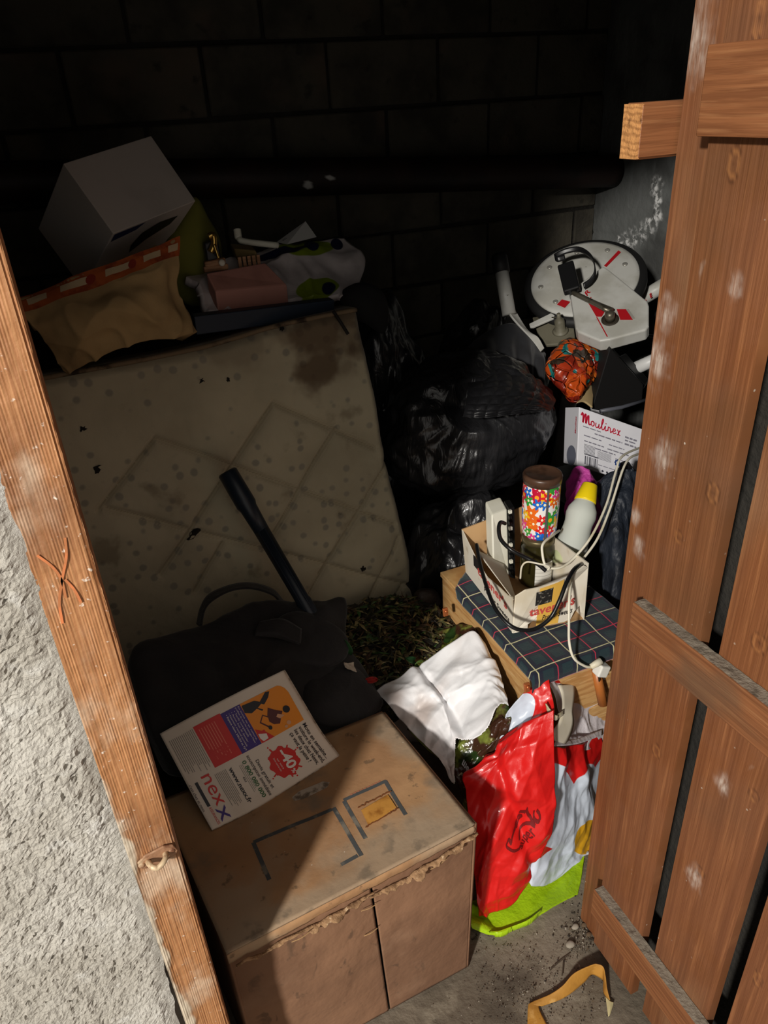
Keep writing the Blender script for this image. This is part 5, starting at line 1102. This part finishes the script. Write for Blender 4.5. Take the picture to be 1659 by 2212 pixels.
# ------------------------------------------------------------------ exercise bike lying on the heap
m_bikew = MAT('worn_white_enamel', (196, 196, 190), .42, layers=[((168, 166, 156), NZ(7, .45, .66, .8)), ((116, 106, 84), NZ(5, .62, .74, .7)), ((70, 62, 50), NZ(60, .70, .76, .8))])
m_tyre = MAT('black_rubber', (26, 26, 26), .6); m_metal = MAT('dull_steel', (120, 114, 100), .4, metal=.7, layers=[((80, 74, 62), NZ(30, .5, .65))]); m_decal = MAT('red_decal', (176, 26, 34), .45)
m_olive = MAT('olive_grey_plate', (112, 108, 92), .5, layers=[((84, 80, 66), NZ(8, .45, .65))])
wc_ = P(1262, 600, y=2.05); v_ = unit(CAM-wc_); upv = np.array([0, 0, 1.0]); upv = unit(upv-v_*upv.dot(v_)); rtv = np.cross(upv, v_)
tl = math.radians(9); us_ = upv*math.cos(tl)-rtv*math.sin(tl); nW = unit(v_*.66+us_*.75)
bike = thing('exercise_bike', 'white exercise bike with red markings lying on the heap by the wall', 'exercise bike', np.array([wc_[0], wc_[1], 0]))
RW = .172
MB().lathe(wc_, nW, [(-.05, RW*.96), (-.05, RW+.012), (-.03, RW+.026), (-.012, RW+.026), (-.004, RW+.012), (-.004, RW*.96)], 72, cap=False).build('tyre', m_tyre, bike, True)
disc = MB().lathe(wc_, nW, [(-.03, RW*.9), (-.004, RW+.003), (.001, RW), (.004, RW*.93), (.006, RW*.5), (.0065, .001)], 72).build('flywheel', m_bikew, bike, True)
dU = unit(np.cross(nW, rtv)); dU = unit(us_-nW*us_.dot(nW)); dR = np.cross(dU, nW)
def dp(px, py, h=.008): return PP(px, py, wc_+nW*h, nW)
for q in ((1187, 578), (1168, 620), (1200, 652), (1312, 541), (1350, 571), (1246, 546)):
    MB().lathe(dp(*q, .006), nW, [(0, .0085), (.002, .0085), (.0035, .006), (.0035, .003)], 16).build('rivet', MAT('rivet_steel', (170, 168, 160), .35, metal=.5), disc, True)
def stripe(pts, name, h, mat=m_decal, par=None):
    q = [dp(*c, h) for c in pts]; return MB().prism(q, nW*.0008).build(name, mat, par or (disc if h < .01 else hs))
stripe([(1336, 541), (1341, 545), (1310, 577), (1305, 574)], 'red_stripe', .0068)
stripe([(1214, 647), (1232, 652), (1220, 665), (1203, 658)], 'red_sticker', .0062)
# crank housing
H0 = .030; TH = .045
ho = [(1231, 632), (1252, 612), (1303, 574), (1318, 584), (1399, 650), (1402, 660), (1402, 703), (1396, 712), (1318, 733), (1296, 736), (1248, 716), (1243, 708)]
hpts = [dp(*q, H0+TH) for q in ho]
hs = bevel(MB().prism([p_-nW*TH for p_ in hpts], nW*TH).build('crank_housing', m_bikew, bike), .006, 3)
ht = H0+TH+.0007
stripe([(1265, 645), (1286, 656), (1306, 674), (1300, 684), (1288, 684)], 'red_decal', ht); stripe([(1332, 668), (1352, 668), (1367, 691), (1340, 691)], 'red_decal', ht)
stripe([(1288, 686), (1290, 685), (1313, 727), (1311, 728)], 'red_line', ht); stripe([(1352, 669), (1358, 668), (1372, 688), (1367, 689)], 'maker_label', ht, INK('label_grey', (150, 148, 140)))
lt_ = planar(dp(1268, 640, ht), (dp(1278, 628, ht)-dp(1268, 640, ht)), (dp(1262, 632, ht)-dp(1268, 640, ht)))
r1 = Print(); r1.text('R', (0, 0), 1.3, bold=.03); r1.text('E', (-.2, -1.7), 1.3, bold=.03); r1.build('red_letters', lambda u, v, e: lt_(u, v, .001), m_decal, hs)
hb = dp(1318, 690, ht)
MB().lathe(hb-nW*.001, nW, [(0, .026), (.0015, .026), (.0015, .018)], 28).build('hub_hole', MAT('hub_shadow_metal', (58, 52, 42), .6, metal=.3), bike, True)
MB().lathe(hb, nW, [(0, .015), (.022, .015), (.026, .012), (.030, .009)], 20).build('hub', m_metal, bike, True)
c0, c1 = dp(1238, 632, ht+.025), dp(1320, 672, ht+.022); MB().tube(np.linspace(c0, c1, 6), [.009, .0095, .0095, .010, .012, .014], 12, flat=.75).build('crank_arm', m_metal, bike, True)
pd0, pd1 = dp(1236, 630, ht+.03), dp(1222, 572, ht+.05); ax3 = pd1-pd0; wd = unit(np.cross(ax3, v_))
bevel(MB().obox((pd0+pd1)/2, ax3*.5, wd*.025, unit(np.cross(ax3, wd))*.013).build('pedal', m_blackp, bike), .005, 3)
lp_ = [(1222, 562, .06), (1205, 566, .06), (1200, 560, .055), (1225, 548, .06), (1255, 545, .065), (1280, 562, .07), (1288, 590, .06), (1278, 612, .045), (1262, 624, .04)]
sp_ = smooth_path([dp(a__, b__, ht+h__-.02) for a__, b__, h__ in lp_], 50); sp2 = sp_+v_*.0+unit(np.cross(v_, upv))*.002+us_*.017
Sheet([sp_, sp2], 50, 4).build('pedal_strap', m_blackp, bike, .003)
# tension bracket, lever, knob
bevel(MB().prism([dp(*q, -.03) for q in ((1150, 685), (1235, 672), (1244, 740), (1180, 745), (1160, 715))], -nW*.012).build('bracket', m_olive, bike), .003, 2)
MB().lathe(dp(1211, 715, -.03), nW, [(0, .026), (.004, .022), (.006, .016), (.045, .016), (.048, .012), (.06, .006), (.075, .006)], 24).build('tension_knob', m_olive, bike, True)
bevel(MB().prism([dp(*q, .0) for q in ((1143, 699), (1190, 676), (1198, 680), (1196, 687), (1152, 706), (1145, 706))], -nW*.008).build('lever', m_bikew, bike), .002, 2)
MB().tube([dp(1192, 686, 0), dp(1213, 685, .01)], .0022, 8).build('pin', m_metal, bike, True)
# frame tubes
t0, t1 = P(1078, 556, y=2.08), P(1100, 680, y=1.98)
MB().lathe(t0, t1-t0, [(-.008, .021), (0, .0255), (.05, .0255), (.052, .021)], 24).build('tube_cap', m_tyre, bike, True)
MB().tube([t0+(t1-t0)*.15, t1], .0215, 20).build('handlebar_tube', m_bikew, bike, True)
Sheet([[P(1099, 672, y=1.985), P(1112, 668, y=1.985)], [P(1112, 690, y=1.96), P(1140, 712, y=1.96)], [P(1150, 735, y=1.93), P(1162, 728, y=1.93)], [P(1168, 760, y=1.91), P(1176, 752, y=1.91)]], 14, 40).build('flattened_tube', m_bikew, bike, .006)
f0, f1 = P(1375, 652, y=1.98), P(1460, 600, y=1.92); MB().tube([f0, f1], .024, 20).build('frame_tube', m_bikew, bike, True)
fl_ = planar(P(1404, 644, y=1.925), P(1410, 640, y=1.923)-P(1404, 644, y=1.925), P(1402, 636, y=1.93)-P(1404, 644, y=1.925)); r2 = Print(); r2.text('E', (0, 0), 1.5, bold=.04); r2.text('I', (-1.6, -.3), 1.0, bold=.04); r2.build('red_letters', lambda u, v, e: fl_(u, v, .004), m_decal, bike)
MB().tube([P(1372, 796, y=1.78), P(1440, 765, y=1.74)], .020, 20).build('frame_tube', MAT('bright_enamel', (214, 214, 212), .4), bike, True)
# hidden lower frame reaching the floor
MB().tube([wc_-nW*.06, np.array([wc_[0]+.05, wc_[1]+.12, .4]), np.array([wc_[0]+.02, wc_[1]+.16, .02])], .03, 12).build('frame_stand', m_bikew, bike, True)

# patterned pouch, spray can, black bracket, cable
def patmat():
    m = MAT('orange_teal_lacquer', (180, 60, 30), .28, coat=.2, bump=[(dict(t='voro', s=26, feat='DISTANCE_TO_EDGE', lo=.0, hi=.12), .8, .01)]); nt = m.node_tree; N, L = nt.nodes.new, nt.links.new; b = nt.nodes['Principled BSDF']
    tc = N('ShaderNodeTexCoord'); nz = N('ShaderNodeTexNoise'); nz.inputs['Scale'].default_value = 22; L(tc.outputs['Object'], nz.inputs['Vector'])
    mxv = N('ShaderNodeMix'); mxv.data_type = 'VECTOR'; mxv.inputs['Factor'].default_value = .09; L(tc.outputs['Object'], mxv.inputs['A']); L(nz.outputs['Color'], mxv.inputs['B'])
    vo = N('ShaderNodeTexVoronoi'); vo.inputs['Scale'].default_value = 24; L(mxv.outputs['Result'], vo.inputs['Vector']); sp = N('ShaderNodeSeparateColor'); L(vo.outputs['Color'], sp.inputs[0])
    rp = N('ShaderNodeValToRGB'); rp.color_ramp.interpolation = 'CONSTANT'; cr2 = rp.color_ramp; cr2.elements[0].color = lin((196, 78, 26)); cr2.elements[1].position = .22; cr2.elements[1].color = lin((138, 40, 24))
    for p_, c_ in ((.42, (206, 104, 34)), (.54, (58, 46, 36)), (.68, (36, 120, 118)), (.82, (170, 56, 28)), (.94, (90, 90, 70))): e_ = cr2.elements.new(p_); e_.color = lin(c_)
    L(sp.outputs[0], rp.inputs[0]); L(rp.outputs[0], b.inputs['Base Color']); return m
po = [(1196, 752), (1218, 734), (1250, 738), (1280, 752), (1300, 768), (1294, 800), (1280, 815), (1262, 840), (1246, 866), (1222, 842), (1196, 815), (1178, 790)]
def pop(px, py, dy=0): return P(px, py, y=1.88-(py-735)*.0013+dy)
pouch = thing('patterned_pouch', 'crumpled glossy pouch patterned in orange and teal below the bike', 'pouch', pop(1240, 860))
pillow('pouch_body', [pop(*q) for q in po], pop(1236, 795), .05, .05, patmat(), pouch, 16, 72, 2.2, lump=lambda V: np.stack([V[:, 0]*0, -.012*ridge(V*16, 2), .006*fbm(V*20, 2)], -1))
lin_ = Sheet([[pop(1262, 842, .01), pop(1275, 815, .01), pop(1284, 825, .03)], [pop(1246, 870, .0), pop(1262, 868, .0), pop(1280, 880, .0)]], 20, 20); lin_.build('lining', MAT('beige_lining', (180, 156, 112), .8), pouch, .004)
can = thing('spray_can', 'white cylinder with a black cap beside the patterned pouch', 'can', P(1285, 905, y=1.74))
k0, k1 = P(1290, 893, y=1.76), P(1280, 792, y=1.80); MB().lathe(k0, k1-k0, [(-.06, .019), (np.linalg.norm(k1-k0)*.62, .019)], 24).build('can_body', MAT('white_can', (222, 222, 226), .4), can, True)
MB().lathe(k0+(k1-k0)*.60, k1-k0, [(0, .022), (.052, .0225), (.056, .019), (.057, .001)], 24).build('black_cap', m_blackp, can, True)
rk = thing('wedge_case', 'black wedge-shaped case with a grey rim behind the white printed box', 'case', P(1330, 900, y=1.70))
wq = [P(*q, y=1.72) for q in ((1278, 884), (1318, 750), (1326, 760), (1390, 832), (1387, 866), (1296, 888))]
bevel(MB().prism(wq, np.array([.05, .14, .02])).build('case_body', MAT('matt_black', (24, 23, 23), .6), rk), .003, 2)
MB().tube([P(1297, 888, y=1.70), P(1342, 880, y=1.70), P(1395, 864, y=1.70)], .006, 10).build('grey_rim', MAT('grey_rim', (88, 90, 98), .45), rk, True)
bevel(MB().prism([P(1336, 770, y=1.76), P(1352, 762, y=1.78), P(1402, 820, y=1.76), P(1393, 832, y=1.74)], np.array([.02, .03, -.03])).build('case_edge', m_blackp, rk), .003, 1)
bcx = MB().tube(smooth_path([P(1326, 770, y=1.74), P(1324, 745, y=1.76), P(1345, 726, y=1.80), P(1385, 724, y=1.82), P(1430, 728, y=1.84)], 40), .0045, 10).build('cable_loop', m_bcord, smooth=True); tag(bcx, 'black cable arching from the wedge case towards the door', 'cable')

# black crate carrying the printed appliance box
cra = thing('black_crate', 'black plastic crate hidden in shade under the white printed box', 'crate', (1.34, 1.60, 0))
zc_ = float(mBL[2])-.13
bevel(MB().box((1.20, 1.50, 0), (1.50, 1.74, zc_)).build('crate_body', m_blackp, cra), .004, 2); MB().box((1.19, 1.49, zc_), (1.51, 1.75, zc_+.012)).build('crate_rim', m_blackp, cra)

# ------------------------------------------------------------------ things on top of the mattress and cabinet
d_ = np.array([.1291, 1.74, 1.3807]); eu_ = np.array([.2013, .1075, .0365]); ev_ = np.array([-.0625, .0707, .1363]); hz = np.array([-.0813, .2001, -.1411])
m_cube = MAT('matt_white_box', (182, 174, 166), .7, layers=[((160, 152, 143), NZ(5, .45, .66, .6))])
cube = thing('white_box', 'white cube-shaped box tilted on top of the mattress stack', 'box', d_+hz)
bevel(MB().hexa([d_+hz, d_+hz+eu_, d_+hz+eu_+ev_, d_+hz+ev_, d_, d_+eu_, d_+eu_+ev_, d_+ev_]).build('carton', m_cube, cube), .002, 2)
cf_ = planar(d_, eu_, hz); cp = Print(); cp.poly([(.02, .02), (.38, .02), (.30, .10), (.02, .14)]); cp.build('blue_corner', lambda u, v, e: cf_(u, v, .0008), INK('box_navy', (40, 44, 84)), cube)
cp = Print(); cp.poly([(.42, .22), (.60, .14), (.85, .16), (.80, .28), (.55, .40), (.40, .55), (.36, .40)]); cp.build('dark_swoosh', lambda u, v, e: cf_(u, v, .001), INK('box_black', (26, 24, 26)), cube)
# tote with embroidered band
m_tote = MAT('beige_canvas', (176, 146, 100), .9, layers=[((140, 112, 74), NZ(6, .42, .64, .8))], bump=[(NZ(200, .3, .7), .2, .001)]); m_band = MAT('orange_band', (176, 86, 34), .85, layers=[((140, 60, 24), NZ(30, .45, .62))]); m_bandw = MAT('cream_band', (196, 172, 136), .85)
tote = thing('canvas_tote', 'beige canvas tote with an orange embroidered band under the white box', 'bag', P(250, 720, y=1.72))
tr = [[(40, 648, 1.74), (130, 610, 1.72), (250, 565, 1.71), (340, 530, 1.72), (392, 510, 1.75)], [(60, 690, 1.71), (140, 660, 1.69), (255, 620, 1.68), (345, 580, 1.69), (385, 570, 1.74)], [(90, 720, 1.70), (170, 700, 1.67), (270, 670, 1.65), (350, 645, 1.67), (370, 640, 1.73)], [(150, 790, 1.74), (200, 770, 1.70), (290, 738, 1.67), (370, 725, 1.68), (415, 720, 1.73)]]
tsx = bagsheet(tr, 110, 80); tsx.disp(.020*ridge(tsx.g*np.array([6, 6, 5]), 2)*tsx.vv**.6+.012*fbm(tsx.g*8, 3)); tsx.build('canvas', m_tote, tote, .05)
TS = lambda u, v, e: tsx.S(u, v, e)
def strip_(v0, v1, e): p_ = Print(); p_.rect(.0, v0, 1, v1, 60, 3); return p_
strip_(.0, .24, 0).build('embroidered_band', lambda u, v, e: tsx.S(u, v, .0012), m_band, tote)
for u0 in np.linspace(.05, .85, 5): p_ = Print(); p_.rect(u0, .07, u0+.12, .16, 8, 2); p_.build('cream_patch', lambda u, v, e: tsx.S(u, v, .002), m_bandw, tote)
for u0 in (.40, .60): p_ = Print(); p_.disc((u0-.015, .12), .022, .06, 14); p_.build('red_motif', lambda u, v, e: tsx.S(u, v, .0026), INK('motif_red', (140, 44, 24), .85), tote)
m_oliv = MAT('olive_fabric', (112, 110, 40), .9, layers=[((84, 82, 28), NZ(5, .42, .62))])
ol = pillow('olive_cushion', [P(*q, y=1.98) for q in ((380, 640), (350, 560), (380, 470), (420, 425), (450, 470), (478, 530), (472, 620), (430, 660))], P(415, 550, y=1.98), .05, .05, m_oliv, None, 12, 60, 2.4, noise=.01)
tag(ol, 'olive green cushion standing behind the tote', 'cushion')
# plastic bag with pink block
m_pbag = MAT('crumpled_white_bag', (214, 204, 202), .4, layers=[((180, 170, 168), NZ(8, .42, .62, .7)), ((132, 150, 30), dict(t='attr', name='lime', lo=-.002, hi=.002)), ((30, 32, 66), dict(t='attr', name='navy', lo=-.002, hi=.002))], bump=[(NZ(40, .2, .8, 1, d=5), .15, .003)])
pb2 = [[(402, 598, 1.90), (470, 572, 1.98), (560, 545, 2.05), (650, 528, 2.08), (745, 508, 2.10)], [(430, 625, 1.86), (490, 600, 1.92), (575, 580, 1.98), (660, 560, 2.02), (788, 558, 2.03)], [(442, 655, 1.82), (500, 635, 1.86), (590, 620, 1.91), (670, 605, 1.95), (776, 612, 1.96)], [(452, 676, 1.80), (520, 668, 1.82), (600, 655, 1.86), (680, 640, 1.89), (760, 650, 1.90)]]
pbs = bagsheet(pb2, 110, 90); ppx = catgrid([[np.array([a__, b__, 0.0]) for a__, b__, c__ in r] for r in pb2], 110, 90)[..., :2]
pbs.disp(crumple(pbs, 60, .012, .03, 61, .10)+.012*fbm(pbs.g*7, 2))
lim = sdf_ell(ppx, [(660, 540, 62, 18, -.14), (685, 625, 45, 22, -.1)])*.002; nav = sdf_ell(ppx, [(672, 536, 16, 12, 0), (728, 525, 14, 13, 0), (708, 626, 14, 13, 0), (600, 555, 60, 9, -.2)])*.002
pbg = thing('carrier_bag', 'crumpled white carrier bag with lime green marks on the mattress stack', 'bag', P(600, 660, y=1.85)); pbs.build('bag_film', m_pbag, pbg, .02, attrs={'lime': lim, 'navy': nav})
pnk = [P(448, 612, y=1.85), P(575, 588, y=1.90), P(622, 636, y=1.86), P(468, 652, y=1.80)]
pkb = bevel(MB().prism([q+np.array([0, 0, -.03]) for q in pnk], np.array([0, -.005, .055])).build('pink_package', MAT('pale_pink_card', (190, 134, 120), .7, layers=[((160, 108, 96), NZ(7, .45, .65))])), .004, 2); tag(pkb, 'pale pink package lying in the white carrier bag', 'package')
nb_ = MB(); q0, q1 = P(420, 706, y=1.735), P(718, 668, y=1.80); nb_.obox((q0+q1)/2+np.array([0, 0, .006]), (q1-q0)*.5, (0, .018, 0), (0, -.004, .022)); tag(bevel(nb_.build('navy_bar', MAT('navy_plastic', (34, 44, 58), .5)), .003, 2), 'long dark navy bar lying along the top of the mattress', 'bar')
tg = MB().tube(smooth_path([P(720, 672, y=1.72), P(735, 695, y=1.70), P(752, 722, y=1.685)], 16), .004, 8).build('bent_twig', MAT('dark_twig', (34, 28, 22), .8), smooth=True); tag(tg, 'thin dark twig bent over the stained mattress corner', 'twig')
bl_ = pillow('black_foam', [P(*q, y=1.90) for q in ((735, 640), (770, 612), (815, 620), (838, 660), (830, 720), (790, 700), (750, 680))], P(785, 660, y=1.90), .04, .06, MAT('black_foam', (26, 25, 25), .9), None, noise=.01); tag(bl_, 'lump of black foam beside the mattress top corner', 'foam')
# small oddments
m_brass = MAT('brass', (196, 160, 84), .25, metal=.9)
clip = thing('bulldog_clip', 'shiny brass and black clip standing on the carrier bag', 'clip', P(460, 575, y=1.90))
cb_ = P(458, 545, y=1.90); bevel(MB().obox(cb_, (.018, 0, .004), (0, .012, 0), (0, 0, .028)).build('clip_body', m_blackp, clip), .004, 2); MB().tube(smooth_path([P(450, 512, y=1.88), P(460, 508, y=1.88), P(462, 528, y=1.88), P(455, 545, y=1.88)], 20), .008, 10).build('clip_lever', m_brass, clip, True); MB().tube(smooth_path([P(462, 528, y=1.87), P(468, 545, y=1.87), P(472, 558, y=1.87)], 12), .004, 8).build('clip_spring', m_brass, clip, True)
m_peg = MAT('pinkish_wood', (172, 128, 92), .7, layers=[((140, 98, 66), NZ(20, .45, .6, 1, (1, 1, 8)))])
for (a0_, a1_, lb_) in (((440, 582), (492, 575), 'wooden peg with a white bead below the brass clip'), ((442, 572), (486, 562), 'wooden peg lying just above the beaded peg')):
    p0_, p1_ = P(*a0_, y=1.885), P(*a1_, y=1.885); pgx = thing('wooden_peg', lb_, 'peg', p0_); bevel(MB().obox((p0_+p1_)/2, (p1_-p0_)*.5, (0, .008, 0), (0, 0, .007)).build('peg_body', m_peg, pgx), .002, 1)
    if 'bead' in lb_.split('with')[-1] and 'white' in lb_: MB().lathe(P(479, 568, y=1.872), (0, -1, .3), [(0, .008), (.004, .008), (.006, .005)], 14).build('bead', MAT('white_bead', (214, 206, 190), .4), pgx, True)
br = thing('scrubbing_brush', 'small wooden brush with ribbed end on the carrier bag', 'brush', P(530, 560, y=1.95)); p0_, p1_ = P(505, 545, y=1.96), P(552, 549, y=1.93)
bevel(MB().obox((p0_+p1_)/2, (p1_-p0_)*.5, (0, .02, .004), (-.003, -.002, .016)).build('brush_block', MAT('olive_wood', (110, 92, 54), .7), br), .003, 2)
for k in range(5): MB().obox(p1_+np.array([-.012-.012*(k-1), -.022, -.012+.0]), (.004, 0, 0), (0, .003, 0), (0, 0, .014)).build('bristle_row', m_peg, br)
rd_ = thing('white_stick', 'white bent plastic stick lying behind the brush', 'stick', P(515, 520, y=1.98)); MB().tube(smooth_path([P(512, 496, y=2.0), P(516, 514, y=1.99), P(530, 522, y=1.98), P(600, 530, y=1.99)], 30), [.010]*10+[.008]*20, 10).build('stick', m_white, rd_, True)
cdp = [P(598, 523, y=2.05), P(660, 478, y=2.08), P(684, 512, y=2.04), P(620, 528, y=2.02)]; cdx = MB().prism(cdp, np.array([0, .002, 0])).build('white_card', MAT('card_white', (206, 204, 200), .7)); tag(cdx, 'white card with a printed corner leaning behind the carrier bag', 'card')
ct_ = planar(cdp[0], cdp[3]-cdp[0], cdp[1]-cdp[0]); pr_ = Print(); pr_.text('LE', (.25, .10), .16, bold=.03); co_ = pr_.build('card_print', lambda u, v, e: ct_(u, v, .001), i_black, cdx)

# ------------------------------------------------------------------ floor: strap, grit, twigs
m_ochre = MAT('ochre_strap', (178, 128, 52), .6, layers=[((142, 98, 38), NZ(14, .42, .62, .8)), ((206, 164, 96), NZ(26, .60, .72, .6))], bump=[(NZ(160, .3, .7), .2, .001)])
def fpx(x, y): return (1100+x/6.38, 2040+y/6.38)
up_e = [(250, 1140, .0), (258, 870, .004), (300, 800, .006), (560, 690, .012), (740, 570, .02), (900, 400, .03), (1150, 285, .034), (1225, 278, .034), (1290, 310, .032), (1320, 430, .026), (1345, 600, .018), (1385, 765, .008)]
lo_e = [(530, 1140, .0), (410, 872, .003), (465, 850, .003), (700, 765, .003), (860, 670, .003), (1040, 520, .004), (1128, 425, .004), (1205, 440, .004), (1290, 505, .004), (1290, 600, .004), (1305, 680, .004), (1375, 775, .003)]
A2 = [P(*fpx(a__, b__), z=c__) for a__, b__, c__ in up_e]; B2 = [P(*fpx(a__, b__), z=c__) for a__, b__, c__ in lo_e]
strap = thing('ochre_strap', 'folded ochre webbing strap lying on the concrete floor', 'strap', P(1240, 2130, z=0))
sst = Sheet([A2, [(p_+q_)/2+np.array([0, 0, .002]) for p_, q_ in zip(A2, B2)], B2], 110, 10); sst.g[..., 2] = np.maximum(sst.g[..., 2], .002); sst.build('webbing', m_ochre, strap, .0015)
Sheet([[P(*fpx(1325, 715), z=.004), P(*fpx(1390, 775), z=.006), P(*fpx(1440, 795), z=.004)], [P(*fpx(1345, 860), z=.003), P(*fpx(1385, 880), z=.006), P(*fpx(1425, 860), z=.003)], [P(*fpx(1362, 990), z=.003), P(*fpx(1375, 990), z=.003), P(*fpx(1385, 980), z=.003)]], 14, 14).build('frayed_end', MAT('pale_webbing', (186, 176, 132), .8), strap, .0015)
m_grit = [MAT('dark_grit', (48, 42, 36), .95), MAT('pale_grit', (150, 142, 128), .95), MAT('brown_grit', (92, 76, 58), .95)]
V = []; Fq = []; mi = []
tet = np.array([(1, 0, -.3), (-.5, .87, -.3), (-.5, -.87, -.3), (0, 0, .7)])
for k in range(900):
    if k < 420: p_ = P(rng.normal(1270, 30), rng.normal(2010, 32), z=.002)
    elif k < 700: p_ = P(rng.normal(1150, 70), rng.normal(2140, 45), z=.002)
    else: p_ = P(rng.uniform(1030, 1330), rng.uniform(2010, 2212), z=.002)
    if p_[0] > .69 and p_[1] < .70: continue
    s = rng.uniform(.0008, .0024)*(2.0 if k < 420 and rng.random() < .12 else 1); an = rng.uniform(0, 6.28); R_ = np.array([[math.cos(an), -math.sin(an), 0], [math.sin(an), math.cos(an), 0], [0, 0, 1]])
    n0 = len(V); V += list(p_+(tet*s*rng.uniform(.6, 1.4, (4, 3)))@R_.T); Fq += [[n0, n0+1, n0+3], [n0+1, n0+2, n0+3], [n0+2, n0, n0+3], [n0+2, n0+1, n0]]; mi += [int(rng.choice(3, p=[.6, .18, .22]))]*4
tag(mesh_obj('floor_grit', V, Fq, None, None, False, mats=m_grit, midx=mi), 'scattered dark grit and crumbs on the concrete floor', 'grit', kind='stuff')
IV2, IF2 = ico(2)
for (px, py, s, lb_) in ((1232, 2040, .009, 'largest pale pebble in the grit beside the door'), (1243, 2002, .0075, 'square-edged pebble nearest the lime bag'), (1262, 1998, .006, 'small brown pebble at the foot of the hinge post'), (1272, 2018, .0055, 'small grey pebble in front of the hinge post')):
    p_ = P(px, py, z=s*.5); vv_ = IV2*np.array([1.2, .9, .65])*s*(1+.25*fbm(IV2*1.7+px, 2))[:, None]; tag(mesh_obj('pebble', vv_+p_, IF2, m_grit[1 if s > .007 else 2], None, True), lb_, 'pebble')
for (pts_, lb_) in (([(1188, 2096), (1208, 2078), (1230, 2062)], 'thin forked twig lying above the ochre strap'), ([(1214, 2108), (1216, 2090), (1217, 2074)], 'short straight twig crossing the forked twig')):
    tag(MB().tube(smooth_path([P(*q, z=.004) for q in pts_], 14), .0011, 6).build('twig', MAT('grey_twig', (70, 60, 48), .9)), lb_, 'twig')
# bits of straw caught in the torn edge of the cardboard box
for k, (pts_, y_) in enumerate((([(630, 2035), (668, 2014)], .745), ([(786, 2022), (815, 2005)], .765), ([(780, 1968), (815, 1952)], .765), ([(930, 1878), (965, 1855)], .775))):
    q_ = [P(*p_, y=y_) for p_ in pts_]; MB().tube(smooth_path([q_[0], (q_[0]+q_[1])/2+np.array([0, -.003, .002]), q_[1]], 8), .0009, 5).build('straw', MAT('straw', (160, 128, 88), .9), box)

# ------------------------------------------------------------------ groups of look-alikes
for o in COL.objects:
    if o.parent is None:
        g = {'rubbish_bag': 'black bin bags in the heap', 'leaf': 'loose leaves around the plant waste', 'pebble': 'pebbles at the foot of the hinge post', 'twig': 'twigs on the concrete floor', 'wooden_peg': 'wooden pegs on the carrier bag'}.get(o.name.split('.')[0])
        if g: o['group'] = g
